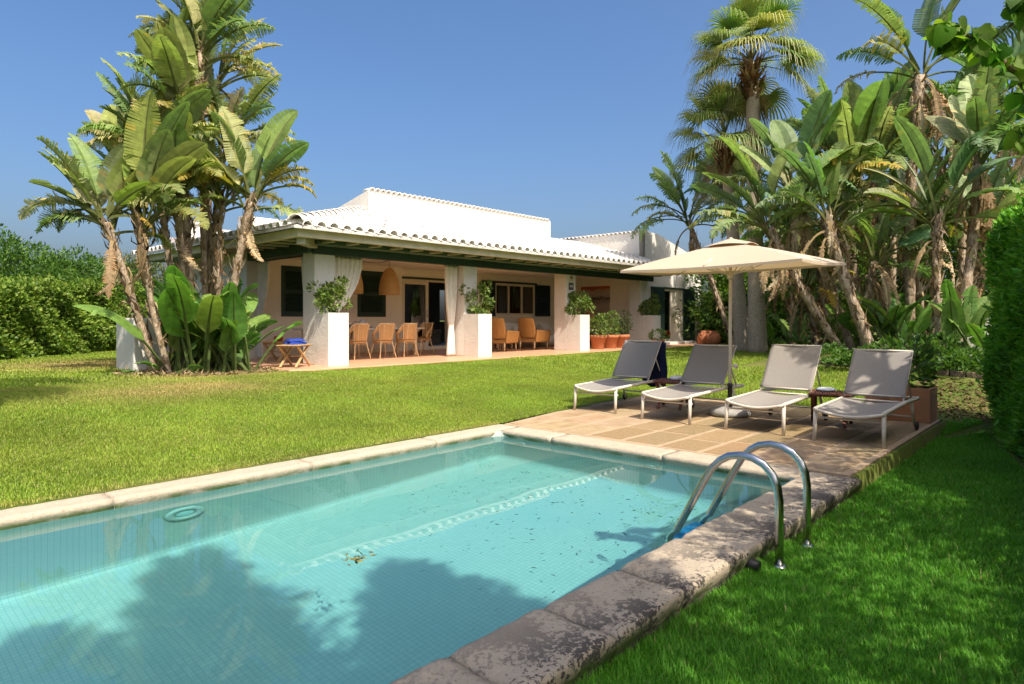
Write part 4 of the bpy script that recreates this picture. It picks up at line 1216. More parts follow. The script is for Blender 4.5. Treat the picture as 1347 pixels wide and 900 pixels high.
# ---- paddle-leaved trees (giant bird of paradise)
class Veg:
    def __init__(s): s.v = []; s.f = []; s.c = []
    def quad(s, a, b, c, d, col):
        n = len(s.v); s.v += [tuple(a), tuple(b), tuple(c), tuple(d)]; s.c += [col] * 4; s.f.append((n, n + 1, n + 2, n + 3))
    def build(s, name, m, parent, world=True):
        return np_mesh(name, s.v, s.f, np.array(s.c, np.float32), m, parent, world)
UP = Vector((0, 0, 1))
def paddle(vg, q, base, az, el, pet, L, W, droop, tear, col, twist=0.0, petcol=(.17, .19, .06), fold=None, pdroop=.12):
    """one leaf: stalk, then a blade of two half-laminas folded along the midrib, torn into ribbons by `tear`"""
    h = Vector((math.cos(az), math.sin(az), 0))
    n1, n2 = 5, 15
    p = Vector(base); e = el; P = [p.copy()]; T = []
    for i in range(n1 + n2):
        if i < n1: e -= pdroop / n1; ds = pet / n1
        else: e -= droop / n2 * (.35 + 1.3 * (i - n1) / n2); ds = L / n2
        t = h * math.cos(e) + UP * math.sin(e); T.append(t)
        p = p + t * ds; P.append(p.copy())
    T.append(T[-1])
    def frame(i):
        t = T[i]; s_ = t.cross(UP)
        if s_.length < .08: s_ = Vector((-h.y, h.x, 0)) * -1
        s_.normalize(); nrm = s_.cross(t).normalized()
        ct, st = math.cos(twist), math.sin(twist)
        return t, s_ * ct + nrm * st, nrm * ct - s_ * st
    for i in range(n1 + n2 - 1):                       # stalk and midrib: a three-sided rod
        w0 = .030 * (1 - i / (n1 + n2)) + .005; w1 = .030 * (1 - (i + 1) / (n1 + n2)) + .005
        _, s0, u0 = frame(i); _, s1, u1 = frame(i + 1)
        a = [P[i] + s0 * w0, P[i] - s0 * w0, P[i] - u0 * w0 * 1.3]; b = [P[i + 1] + s1 * w1, P[i + 1] - s1 * w1, P[i + 1] - u1 * w1 * 1.3]
        for k in range(3): vg.quad(a[k], a[(k + 1) % 3], b[(k + 1) % 3], b[k], petcol)
    fo = fold if fold is not None else q.uniform(.15, .75)
    for side in (-1, 1):
        i = n1; gd = 0.0; ph = 0.0
        while i < n1 + n2:
            u0 = (i - n1) / n2; u1 = (i + 1 - n1) / n2
            def wid(u): return W * .5 * min(1, (u / .13 + .02)) ** .5 * max(0.0, 1 - max(0, (u - .35) / .65) ** 2.3) ** .75
            newg = q.random() < tear
            if newg: gd = q.uniform(-.1, .55) * (.4 + tear); ph = q.uniform(-.12, .12) * tear
            nsub = 1 if tear < .35 else (2 if tear < .8 else 3)
            for k in range(nsub):
                a0 = k / nsub; a1 = (k + 1) / nsub
                if nsub > 1 and tear > .5: gdk = gd + q.uniform(-.15, .45) * tear
                else: gdk = gd
                t, s_, nr = frame(i)
                q0 = P[i].lerp(P[i + 1], a0); q1 = P[i].lerp(P[i + 1], a1)
                w0 = wid(u0 + (u1 - u0) * a0); w1 = wid(u0 + (u1 - u0) * a1)
                if tear > .5:
                    wv = q.uniform(.75, 1.05); w0 *= wv; w1 *= wv
                d = s_ * side
                ang = fo - .5 * gdk
                dm = d * math.cos(ang) + nr * math.sin(ang)
                ang2 = fo - .25 - 1.5 * gdk
                do = d * math.cos(ang2) + nr * math.sin(ang2)
                do = do - UP * max(0, gdk) * .5
                sw = t * (.22 + ph)
                m0 = q0 + (dm + sw) * w0 * .5; m1 = q1 + (dm + sw) * w1 * .5
                o0 = m0 + (do + sw) * w0 * .5; o1 = m1 + (do + sw) * w1 * .5
                if tear > .2 and (newg or nsub > 1):
                    g_ = .22 + .35 * tear * q.random()
                    o0 = o0.lerp(o1, g_ * .5); o1 = o1.lerp(o0, g_ * .6)
                    m0 = m0.lerp(m1, g_ * .2)
                jc = q.uniform(.9, 1.1); cc = (col[0] * jc, col[1] * jc, col[2] * jc)
                edge = cc if q.random() > .25 * tear else (cc[0] * 1.3 + .03, cc[1] * 1.05, cc[2] * .9)
                vg.quad(q0, q1, m1, m0, cc); vg.quad(m0, m1, o1, o0, edge)
            i += 1
LEAFC = [(.21, .28, .11), (.17, .245, .10), (.255, .32, .145), (.145, .225, .11), (.32, .365, .19), (.215, .30, .10)]
LEAFY = [(.40, .32, .06), (.46, .32, .06), (.34, .31, .08)]
LEAFD = [(.42, .33, .20), (.34, .25, .14), (.50, .41, .27), (.27, .19, .11)]
def strel_trunk(path, r0, r1, q, root, shag=1.0, world=True):
    pts = []
    n = 26
    for i in range(n + 1):
        u = i / n
        if len(path) == 3: p = path[0] * (1 - u) ** 2 + path[1] * 2 * u * (1 - u) + path[2] * u * u
        else: p = path[0].lerp(path[1], u)
        pts.append(Vector(p))
    rad = [(r0 + (r1 - r0) * i / n) * (1 + .16 * q.uniform(-1, 1)) * (1.35 if i == 0 else 1) for i in range(n + 1)]
    tb_ = MB(); tb_.tube(pts, rad, 9); tb_.m = 1
    class VQ:
        def quad(self, a, b, c, d, col): tb_.cur = col; tb_.add([a, b, c, d], [(0, 1, 2, 3)])
    vg = VQ()
    tot = len(pts)
    for k in range(int(150 * shag)):                   # old leaf sheaths clasping the stem
        u = q.random() ** .8; i = min(n - 1, int(u * n)); p = pts[i].lerp(pts[i + 1], u * n - i) if i < n else pts[n]
        ax = (pts[min(i + 1, n)] - pts[i]).normalized()
        a = q.uniform(0, 6.28); s_ = ax.cross(Vector((math.cos(a), math.sin(a), .1))).normalized(); o = s_.cross(ax).normalized()
        r_ = rad[i]
        l = q.uniform(.12, .34); w = q.uniform(.015, .045)
        b = p + o * r_ * .96; lift = q.uniform(.01, .07) + (.10 if q.random() < .18 else 0)
        m_ = b + ax * l * .55 + o * lift * .6 + s_ * q.uniform(-.06, .06); e = b + ax * l + o * lift + s_ * q.uniform(-.1, .1)
        if q.random() < .3 * shag: e = m_ + o * .12 - UP * q.uniform(.05, .25)
        c = q.choice([(.30, .23, .15), (.22, .16, .10), (.38, .31, .22), (.15, .10, .065), (.34, .25, .14)])
        vg.quad(b - s_ * w, b + s_ * w, m_ + s_ * w * .9, m_ - s_ * w * .9, c); vg.quad(m_ - s_ * w * .9, m_ + s_ * w * .9, e + s_ * w * .2, e - s_ * w * .2, c)
    tb_.build('trunk', [M['bark'], M['fibre']], root, world=world, smooth=True, col=True)
    return pts
def strel(base, via, top, label, seed, nl=11, ls=1.0, az=None, dry=5, tear=.55, r0=.15, r1=.12, group='tall paddle-leaf trees', upr=1.0, yel=.03, spread=1.0, name='paddle_leaf_tree', shag=1.0, tone=1.0, left=False):
    q = random.Random(seed)
    base, via, top = Vector(base), Vector(via), Vector(top)
    ctrl = via * 2 - (base + top) * .5                 # the stem passes through via
    root = empty(name, base); tag(root, label, 'tree', group)
    strel_trunk([base - Vector((0, 0, .1)), ctrl, top], r0 * (.47 if left else .70), r1 * (.52 if left else .74), q, root, shag * (.6 if left else 1))
    nl = int(nl * (1.5 if left else 1.55)); dry = int(dry * (.4 if left else 1.1))
    vg = Veg(); dv = Veg()
    az = q.uniform(0, math.pi) if az is None else az
    ax = (top - ctrl).normalized()
    for k in range(nl):
        u = (k + .5) / nl * 2 - 1; u *= spread
        side = 1 if u > 0 else -1
        a = az + (0 if side > 0 else math.pi) + q.uniform(-.45, .45)
        el = R(89 - (60 if left else 70) * abs(u) ** 1.1 * (1.15 - .25 * upr)) + q.uniform(-.12, .12)
        L = ls * q.uniform(1.15, 1.6) * (1 - (.34 if left else .15) * abs(u)); W = L * (q.uniform(.40, .52) if left else q.uniform(.36, .47))
        old = abs(u) > .6
        tr_ = min(.95, max(.04, tear + (.3 if old else -.25) + q.uniform(-.25, .25)))
        col = q.choice(LEAFC); col = tuple(c * q.uniform(.85, 1.15) * tone for c in col)
        if left: col = (col[0] * 1.3, col[1] * 1.12, col[2] * .95)
        if old and q.random() < yel * 4: col = q.choice(LEAFY)
        b = top + ax * q.uniform(-.25, .2) + Vector((math.cos(a), math.sin(a), 0)) * .06
        paddle(vg, q, b, a, el, ls * q.uniform(.4, .95) * (.72 if left else 1), L, W, q.uniform(.3, .7) + (.9 if old else .1) * abs(u), tr_, col, twist=q.uniform(-.6, .6), pdroop=.1 + .4 * abs(u))
    for k in range(dry):                                # dead leaves hanging against the stem
        a = q.uniform(0, 6.28); L = ls * q.uniform(.6, 1.2)
        b = top - ax * q.uniform(.0, .55)
        paddle(dv, q, b, a, R(q.uniform(-55, 5)), ls * q.uniform(.25, .55), L, L * .22, q.uniform(.7, 1.3), .95, q.choice(LEAFD), twist=q.uniform(-1, 1), petcol=(.26, .19, .10), pdroop=.9)
    vg.build('crown', M['strel'], root)
    if dv.f: dv.build('dry_leaves', M['fibre'], root)
    return root
def clump(base, label, seed, nl=10, ls=1.0, rad=.5, tear=.15, el0=(55, 88), name='paddle_leaf_clump', group=None, cols=None, tone=1.0, az=None):
    """stemless young plant: paddles straight from the ground"""
    q = random.Random(seed); base = Vector(base); root = empty(name, base); tag(root, label, 'plant', group)
    vg = Veg()
    for k in range(nl):
        a = q.uniform(0, 6.28) if az is None else az + q.uniform(-1.2, 1.2)
        b = base + Vector((q.uniform(-rad, rad), q.uniform(-rad, rad), -.05))
        L = ls * q.uniform(.75, 1.15); col = tuple(c * q.uniform(.8, 1.1) * tone for c in q.choice(cols or [(.17, .30, .06), (.12, .24, .055), (.22, .34, .07), (.14, .27, .06)]))
        paddle(vg, q, b, a, R(q.uniform(*el0)), ls * q.uniform(.35, .95), L, L * q.uniform(.38, .48), q.uniform(.3, 1.1), max(.03, tear + q.uniform(-.12, .2)), col, twist=q.uniform(-.7, .7), fold=q.uniform(.1, .45), petcol=(.12, .17, .05))
    vg.build('leaves', M['strel'], root)
    return root

# ---- left cluster
D = 12.8
LT = [  # base px, via px, top px (x, y, depth), label, params
    ((208, 488, 12.5), (172, 385, 12.3), (140, 292, 12.0), 'leftmost paddle-leaf tree of the left cluster, leaning out over the hedge', dict(nl=15, ls=.92, az=2.5, dry=7, tear=.6, spread=1.2)),
    ((226, 488, 12.3), (197, 385, 12.2), (186, 285, 12.0), 'slender leaning paddle-leaf tree second from the left in the left cluster', dict(nl=10, ls=1.05, az=1.9, dry=5, tear=.4, r0=.12, r1=.09)),
    ((246, 484, 13.0), (217, 300, 13.0), (203, 205, 12.9), 'paddle-leaf tree in the left cluster topped by ragged brown-edged leaves', dict(nl=13, ls=.95, az=2.6, dry=9, tear=.75)),
    ((258, 482, 13.3), (243, 270, 13.2), (240, 150, 13.1), 'stout upright paddle-leaf tree in the middle of the left cluster', dict(nl=14, ls=1.0, az=.6, dry=10, tear=.6, r0=.2, r1=.15)),
    ((272, 482, 13.7), (267, 250, 13.6), (264, 70, 13.4), 'tallest paddle-leaf tree of the left cluster, its leaves reaching highest', dict(nl=14, ls=1.0, az=2.2, dry=9, tear=.6, r0=.15, r1=.11)),
    ((284, 480, 13.8), (283, 290, 13.8), (300, 190, 13.7), 'thin-stemmed paddle-leaf tree behind the stout one in the left cluster', dict(nl=13, ls=.95, az=-.9, dry=7, tear=.75, r0=.1, r1=.08)),
    ((292, 481, 13.2), (308, 375, 13.1), (331, 262, 13.0), 'paddle-leaf tree leaning right toward the roof corner, with yellowing lower leaves', dict(nl=12, ls=.95, az=-.75, dry=4, tear=.5, r0=.14, r1=.15, yel=.16, spread=1.1)),
    ((215, 484, 13.4), (185, 320, 13.4), (168, 240, 13.3), 'short paddle-leaf tree with broad pale blades above the left hedge', dict(nl=12, ls=.95, az=2.0, dry=7, tear=.35, r0=.13, r1=.1)),
    ((255, 482, 12.9), (240, 330, 12.9), (232, 262, 12.8), 'short paddle-leaf tree with a big upright blade in front of the stout trunk', dict(nl=11, ls=.95, az=1.5, dry=7, tear=.35, r0=.12, r1=.1)),
    ((287, 480, 13.4), (288, 340, 13.4), (292, 262, 13.4), 'short paddle-leaf tree with yellowing tips left of the leaning one', dict(nl=11, ls=.9, az=.1, dry=8, tear=.6, r0=.11, r1=.09, yel=.15)),
    ((250, 482, 13.9), (232, 260, 13.9), (222, 120, 13.8), 'densely feathered paddle-leaf tree at the back left of the left cluster', dict(nl=13, ls=.9, az=1.2, dry=9, tear=.8, r0=.13, r1=.1)),
    ((278, 480, 14.2), (275, 270, 14.2), (284, 105, 14.1), 'paddle-leaf tree at the back right of the left cluster, full of feathered leaves', dict(nl=13, ls=.95, az=-.4, dry=8, tear=.85, r0=.13, r1=.1)),
]
for i, (b, v_, t_, lab, kw) in enumerate(LT):
    b = pt(*b); b.z = gz(b.x, b.y) - .02
    strel(b, pt(*v_), pt(*t_), lab, 40 + i, group='paddle-leaf trees of the left cluster', left=True, **kw)
for i, (px, py, d, lab, kw) in enumerate([
        (245, 482, 12.6, 'young paddle-leaf clump with upright glossy leaves at the foot of the left cluster', dict(nl=18, ls=1.2, rad=.48, el0=(55, 92))),
        (308, 480, 13.0, 'young paddle-leaf clump spreading toward the veranda stools', dict(nl=18, ls=.92, rad=.45, el0=(42, 88))),
        (283, 481, 12.7, 'broad paddle-leaf clump between the leaning trunks of the left cluster', dict(nl=16, ls=1.2, rad=.45, el0=(55, 92))),
        (222, 487, 12.3, 'low paddle-leaf clump drooping over the grass by the white pier', dict(nl=8, ls=.5, rad=.3, el0=(25, 75), tear=.35))]):
    b = pt(px, py, d); b.z = gz(b.x, b.y)
    clump(b, lab, 70 + i, group='paddle-leaf clumps under the left cluster', **kw)

# ---- right grove
RT = [
    ((1112, 461, 16.5), (1052, 375, 16.6), (1012, 300, 16.7), 'paddle-leaf tree leaning furthest left in the right grove, above the parasol edge', dict(nl=12, ls=1.15, az=2.2, dry=7, tear=.45)),
    ((1124, 456, 17.2), (1075, 335, 17.2), (1048, 262, 17.3), 'paddle-leaf tree with broad upright blades left of the middle of the right grove', dict(nl=12, ls=1.2, az=1.3, dry=7, tear=.35)),
    ((1149, 462, 16.0), (1104, 345, 16.0), (1088, 285, 16.1), 'thick leaning paddle-leaf trunk behind the last lounger in the right grove', dict(nl=10, ls=1.0, az=2.6, dry=9, tear=.6, r0=.2, r1=.17)),
    ((1142, 453, 17.8), (1120, 320, 17.8), (1128, 235, 17.8), 'paddle-leaf tree with a great upright fan of blue-green leaves in the right grove', dict(nl=12, ls=1.3, az=.2, dry=7, tear=.3)),
    ((1186, 452, 18.2), (1156, 300, 18.2), (1148, 225, 18.2), 'paddle-leaf tree with hanging straw-coloured leaves in the middle of the right grove', dict(nl=12, ls=1.05, az=.8, dry=12, tear=.7)),
    ((1200, 455, 17.5), (1197, 280, 17.4), (1211, 100, 17.3), 'tallest paddle-leaf tree of the right grove, with one leaf held out to the left', dict(nl=9, ls=1.25, az=2.35, dry=16, tear=.55, r0=.2, r1=.17, upr=.8)),
    ((1238, 470, 14.8), (1232, 350, 14.8), (1234, 290, 14.8), 'slim dark paddle-leaf tree with a large shaded leaf, beside the hedge end', dict(nl=8, ls=1.05, az=2.0, dry=4, tear=.2, r0=.13, r1=.10)),
    ((1247, 468, 15.0), (1275, 350, 15.1), (1288, 215, 15.2), 'paddle-leaf tree leaning right over the hedge with a skirt of dead leaves', dict(nl=14, ls=1.05, az=.5, dry=18, tear=.6, r0=.15, r1=.15)),
    ((1264, 455, 18.4), (1266, 280, 18.4), (1262, 170, 18.4), 'paddle-leaf tree with ribbon-torn leaves at the back of the right grove', dict(nl=13, ls=1.15, az=1.1, dry=9, tear=.85)),
    ((1312, 455, 18.6), (1315, 260, 18.6), (1326, 140, 18.6), 'paddle-leaf tree rising behind the hedge at the right edge', dict(nl=12, ls=1.2, az=2.0, dry=7, tear=.7)),
    ((966, 455, 23.6), (938, 375, 23.8), (905, 290, 24.0), 'slanting paddle-leaf tree with feathered leaves in front of the wing roof', dict(nl=13, ls=1.25, az=2.45, dry=6, tear=.75, r0=.13, r1=.11, spread=1.15)),
    ((1043, 456, 22.0), (1040, 400, 22.0), (1034, 350, 22.0), 'short bushy paddle-leaf tree behind the palm trunks', dict(nl=13, ls=1.1, az=.4, dry=9, tear=.6)),
    ((1088, 456, 19.2), (1082, 390, 19.2), (1078, 330, 19.2), 'dusty paddle-leaf tree deep in the shade of the right grove', dict(nl=13, ls=1.2, az=1.9, dry=9, tear=.5)),
    ((1170, 452, 20.5), (1176, 300, 20.5), (1180, 205, 20.5), 'dark paddle-leaf tree at the rear of the right grove', dict(nl=13, ls=1.25, az=.3, dry=8, tear=.5)),
    ((1228, 452, 20.5), (1232, 300, 20.5), (1240, 215, 20.5), 'sunlit paddle-leaf tree at the rear right of the right grove', dict(nl=13, ls=1.25, az=1.5, dry=8, tear=.6)),
    ((1075, 458, 18.2), (1070, 420, 18.2), (1060, 380, 18.2), 'low paddle-leaf tree with arching torn leaves right of the parasol', dict(nl=12, ls=1.0, az=1.0, dry=10, tear=.7)),
    ((1135, 458, 17.0), (1140, 400, 17.0), (1150, 345, 17.0), 'half-grown paddle-leaf tree between the leaning trunks and the straw-leaved tree', dict(nl=12, ls=1.0, az=2.4, dry=10, tear=.65)),
    ((1215, 455, 18.0), (1208, 370, 18.0), (1200, 300, 18.0), 'half-grown paddle-leaf tree below the tallest one, its leaves ribbon-torn', dict(nl=12, ls=1.1, az=1.4, dry=12, tear=.75)),
    ((1275, 458, 16.4), (1280, 390, 16.4), (1290, 320, 16.4), 'half-grown paddle-leaf tree close to the hedge with straw-coloured lower leaves', dict(nl=11, ls=1.0, az=.9, dry=14, tear=.7)),
    ((1100, 455, 19.8), (1098, 330, 19.8), (1100, 215, 19.8), 'paddle-leaf tree behind the great upright fan in the right grove', dict(nl=12, ls=1.25, az=2.9, dry=9, tear=.55)),
    ((970, 452, 24.2), (968, 350, 24.2), (962, 262, 24.2), 'paddle-leaf tree standing right behind the two fan palms', dict(nl=15, ls=1.25, az=2.7, dry=7, tear=.6)),
]
for i, (b, v_, t_, lab, kw) in enumerate(RT):
    b = pt(*b); b.z = gz(b.x, b.y) - .02
    kw = dict(kw); tone = kw.pop('tone', 1.0)
    strel(b, pt(*v_), pt(*t_), lab, 140 + i, group='paddle-leaf trees of the right grove', tone=tone, **kw)
for i, (px, py, d, lab, kw) in enumerate([
        (1195, 452, 16.2, 'upright glossy paddle-leaf clump glowing between the grove trunks', dict(nl=11, ls=1.15, rad=.5, el0=(55, 90))),
        (1165, 455, 17.0, 'paddle-leaf clump in the shade left of the glowing one in the right grove', dict(nl=12, ls=1.1, rad=.6, el0=(40, 85))),
        (1212, 452, 17.5, 'paddle-leaf clump filling the gap behind the slim dark tree', dict(nl=12, ls=1.1, rad=.6, el0=(45, 85))),
        (1284, 468, 13.6, 'dark paddle-leaf clump at the hedge end beside the white garden wall', dict(nl=10, ls=1.0, rad=.35, el0=(50, 88), tone=.8)),
        (1072, 456, 18.6, 'tangle of drooping paddle leaves and dead stems behind the third lounger', dict(nl=15, ls=1.0, rad=.7, el0=(25, 80), tear=.5)),
        (1032, 456, 22.6, 'pale drooping paddle-leaf clump just right of the palm trunks', dict(nl=12, ls=1.0, rad=.5, el0=(30, 80), tear=.4))]):
    b = pt(px, py, d); b.z = gz(b.x, b.y)
    clump(b, lab, 270 + i, group='paddle-leaf clumps in the right grove', **kw)

# ---- fan palms
def frond(vg, q, hub, az, el, pet, Rr, col, droop, tipc):
    h = Vector((math.cos(az), math.sin(az), 0)); p = Vector(hub); e = el; prev = None
    n1 = 6
    for i in range(n1):
        t = h * math.cos(e) + UP * math.sin(e); s_ = t.cross(UP).normalized(); u_ = s_.cross(t)
        w = .035 * (1 - .6 * i / n1)
        cur = (p + s_ * w, p - s_ * w, p - u_ * w * .8)
        if prev:
            for k in range(3): vg.quad(prev[k], prev[(k + 1) % 3], cur[(k + 1) % 3], cur[k], (.16, .17, .05))
        prev = cur; p = p + t * pet / n1; e -= .42 / n1 * (1 - max(0, el) / 2)
    t = h * math.cos(e) + UP * math.sin(e); s_ = t.cross(UP).normalized(); nr = s_.cross(t)
    ns = 46
    for k in range(ns):
        a = (k + .5) / ns * 2 - 1
        ang = a * R(118)
        d = t * math.cos(ang) + s_ * math.sin(ang)
        fold = .10 if k % 2 else -.10
        d = (d + nr * (.30 * abs(a) + fold * .4)).normalized()
        L = Rr * (1 - .28 * abs(a) ** 2) * q.uniform(.92, 1.05)
        sd = d.cross(nr).normalized()
        w0, w1 = .006, L * R(236) / ns * .46
        dz = droop * (.7 + .5 * q.random())
        p1 = p + d * L * .30; p2 = p + d * L * .62 - UP * L * .07 * dz; p3 = p + d * L * .84 - UP * L * .30 * dz; p4 = p3 + (d * .2 - UP * (.6 + .6 * dz) * .5).normalized() * L * .38 * q.uniform(.6, 1.3)
        up_ = nr * fold * L * .05
        c1 = tuple(c * q.uniform(.9, 1.1) for c in col); c2 = tuple(c1[j] * .6 + tipc[j] * .4 for j in range(3))
        vg.quad(p - sd * w0, p + sd * w0, p1 + sd * w1 * .62 + up_, p1 - sd * w1 * .62 - up_, c1)
        vg.quad(p1 - sd * w1 * .62 - up_, p1 + sd * w1 * .62 + up_, p2 + sd * w1 * .58, p2 - sd * w1 * .58, c1)
        vg.quad(p2 - sd * w1 * .58, p2 + sd * w1 * .58, p3 + sd * w1 * .24, p3 - sd * w1 * .24, c1)
        vg.quad(p3 - sd * w1 * .24, p3 + sd * w1 * .24, p4 + sd * .004, p4 - sd * .004, c2)
PALMC = [(.215, .285, .085), (.26, .33, .10), (.175, .245, .075), (.31, .37, .11)]
def fan_palm(base, top, label, seed, r0, r1, n=34, Rr=1.0, pet=1.15, dead=16, group='fan palms'):
    q = random.Random(seed); base, top = Vector(base), Vector(top)
    root = empty('fan_palm', base); tag(root, label, 'palm tree', group)
    pts = []; rad = []
    nn = 46; H = (top - base).length
    for i in range(nn + 1):
        u = i / nn; p = base.lerp(top, u) + Vector((.05 * math.sin(u * 3), .04 * math.sin(u * 2.3 + 1), 0))
        pts.append(p - Vector((0, 0, .12 if i == 0 else 0)))
        rad.append((r1 + (r0 - r1) * math.exp(-u * 7) + (r0 * .86 - r1) * (1 - u) * .8 * (1 - math.exp(-u * 7))) * (1 + (.025 if i % 2 else -.02)))
    MB().tube(pts, rad, 18).build('trunk', M['palmbark'], root, world=True, smooth=True)
    bt = Veg()                                          # split leaf bases under the crown
    for k in range(170):
        u = q.random(); z = -1.15 * u + .15; a = q.uniform(0, 6.28)
        rr_ = r1 * (1.15 + .9 * (1 - abs(u - .45) * 1.6))
        o = Vector((math.cos(a), math.sin(a), 0)); s_ = Vector((-o.y, o.x, 0))
        b = top + UP * (z - .15) + o * r1 * 1.0; m_ = top + UP * z + o * rr_; e = m_ + o * q.uniform(.03, .16) + UP * q.uniform(.02, .22)
        c = q.choice([(.20, .10, .05), (.28, .16, .09), (.14, .075, .045), (.34, .24, .15)]); w = q.uniform(.025, .055)
        bt.quad(b - s_ * w * 1.5, b + s_ * w * 1.5, m_ + s_ * w, m_ - s_ * w, c); bt.quad(m_ - s_ * w, m_ + s_ * w, e + s_ * w * .4, e - s_ * w * .4, c)
    bt.build('boots', M['fibre'], root)
    vg = Veg(); dv = Veg(); ga = 2.39996
    for k in range(n):
        u = (k + .5) / n; az = k * ga + q.uniform(-.2, .2)
        el = R(q.choice([q.uniform(45, 85), q.uniform(5, 50), q.uniform(-25, 30)])); u = (R(85) - el) / R(110)
        frond(vg, q, top + UP * (.2 - .3 * u), az, el, pet * q.uniform(.85, 1.1), Rr * q.uniform(.88, 1.08), tuple(c * q.uniform(.85, 1.1) for c in q.choice(PALMC)), .25 + .75 * u, (.34, .29, .13))
    for k in range(dead):
        az = k * ga + q.uniform(-.4, .4)
        frond(dv, q, top - UP * q.uniform(.25, .7), az, R(q.uniform(-70, -30)), pet * .6, Rr * q.uniform(.6, .85), q.choice([(.17, .14, .055), (.22, .17, .08), (.13, .12, .04)]), 1.3, (.30, .22, .12))
    vg.build('crown', M['palm'], root)
    if dv.f: dv.build('dead_fronds', M['palm'], root)
    return root
b1 = pt(979, 464, 21.0); b1.z = gz(b1.x, b1.y); b2 = pt(998, 468, 20.0); b2.z = gz(b2.x, b2.y)
fan_palm(b2, pt(989, 84, 20.1), 'taller of the two fan palms, its crown above everything else', 5, .30, .185, n=30, Rr=1.05, pet=1.25, dead=3)
fan_palm(b1, pt(953, 185, 21.1), 'shorter fan palm standing left of and behind the taller one', 8, .28, .17, n=26, Rr=1.0, pet=1.1, dead=3)

# ---- off to the sides: trees that throw the shadows on pool and lawn
def fan_palm_at(x, y, h, label, seed, **k):
    g = gz(x, y); return fan_palm((x, y, g), (x, y, g + h), label, seed, .22, .15, group='fan palms beyond the frame', **k)
fan_palm_at(.75, 7.6, 6.9, 'fan palm left of the picture casting feathered shadows on the lawn', 21, n=24, Rr=.8, pet=.8, dead=5)
BH = 'paddle-leaf trees behind the hedge'
for k, (x, y, tx, ty, h, sc, nn, te, lab) in enumerate([
        (7.3, -1.1, 7.35, -1.0, 3.2, .9, 10, .6, 'short paddle-leaf tree behind the hedge dappling the last lounger'),
        (8.5, -.9, 8.45, -.6, 4.5, 1.05, 10, .75, 'tall paddle-leaf tree behind the hedge dappling the third lounger')]):
    strel((x, y, -.16), (x * .5 + tx * .5, y * .5 + ty * .5, h * .45), (tx, ty, h), lab, 31 + k, nl=nn, ls=sc, az=.3 + .5 * k, dry=4, tear=te, group=BH)
def conifer(x, y, h, z0, r, label, seed):
    q = np.random.RandomState(seed); g = -.16
    root = empty('conifer', (x, y, g)); tag(root, label, 'tree', 'feathery conifers behind the hedge')
    MB().tube([(x, y, g - .1), (x + .03, y, g + h * .5), (x, y, g + h - .1)], [.13, .08, .012], 9).build('trunk', M['woodbark'], root, world=True, smooth=True)
    nb = 115; P = []; A = []
    for k in range(nb):
        u = k / nb; z = z0 + (h - z0) * u; az = k * 2.4 + q.uniform(-.4, .4)
        L = r * (1 - u) ** .8 * q.uniform(.6, 1.15) + .12; d = np.array([math.cos(az), math.sin(az), .18])
        n = int(35 + 105 * L); t = q.uniform(.1, 1, n)
        s_ = np.array([-d[1], d[0], 0]); w = (1.05 - t) * L * .38 + .03
        P.append(np.array([x, y, g + z]) + d * (t * L)[:, None] + s_ * (w * q.uniform(-1, 1, n))[:, None] + np.array([0, 0, 1]) * (q.normal(0, .06, n) - .25 * L * t ** 2)[:, None])
        A.append(d * .9 + s_ * q.normal(0, .7, n)[:, None] + np.array([0, 0, -.15]) + q.normal(0, .25, (n, 3)))
    P = np.concatenate(P); A = np.concatenate(A)
    leaf_mesh('foliage', P, A, .16 * q.uniform(.6, 1.3, len(P)), .2, GR_DARK, M['bush'], root, r=q)
conifer(.1, -1.5, 9.2, 4.6, 1.2, 'tall feathery conifer behind the hedge shading the left of the pool', 51)
conifer(-.9, -1.6, 8.6, 4.4, 1.15, 'feathery conifer behind the hedge shading the near corner of the pool', 52)
conifer(1.55, -1.5, 7.2, 4.7, .82, 'shorter feathery conifer behind the hedge shading the middle of the pool', 53)
for k, (c, rad, n_, lab) in enumerate([
        ((1.4, -1.75, 3.4), (1.4, 1.1, 1.0), 2600, 'unseen small-leaved tree added behind the hedge to shade the grass nearest the camera'),
        ((3.9, -1.75, 3.5), (1.6, 1.25, 1.1), 6500, 'unseen small-leaved tree added behind the hedge to shade the grass beside the ladder'),
        ((6.5, -1.4, 4.0), (1.5, 1.25, 1.2), 6500, 'unseen small-leaved tree added behind the hedge to shade the coping by the deck')]):
    shrub('shade_tree', c, rad, n_, .10, lab, cat='tree', cols=GR_LIT, group='unseen small-leaved trees added to shade the lawn', ground=-.16, clumps=0, lump=.1)  # sparse crowns out of view, added to half-shade the lawn strip

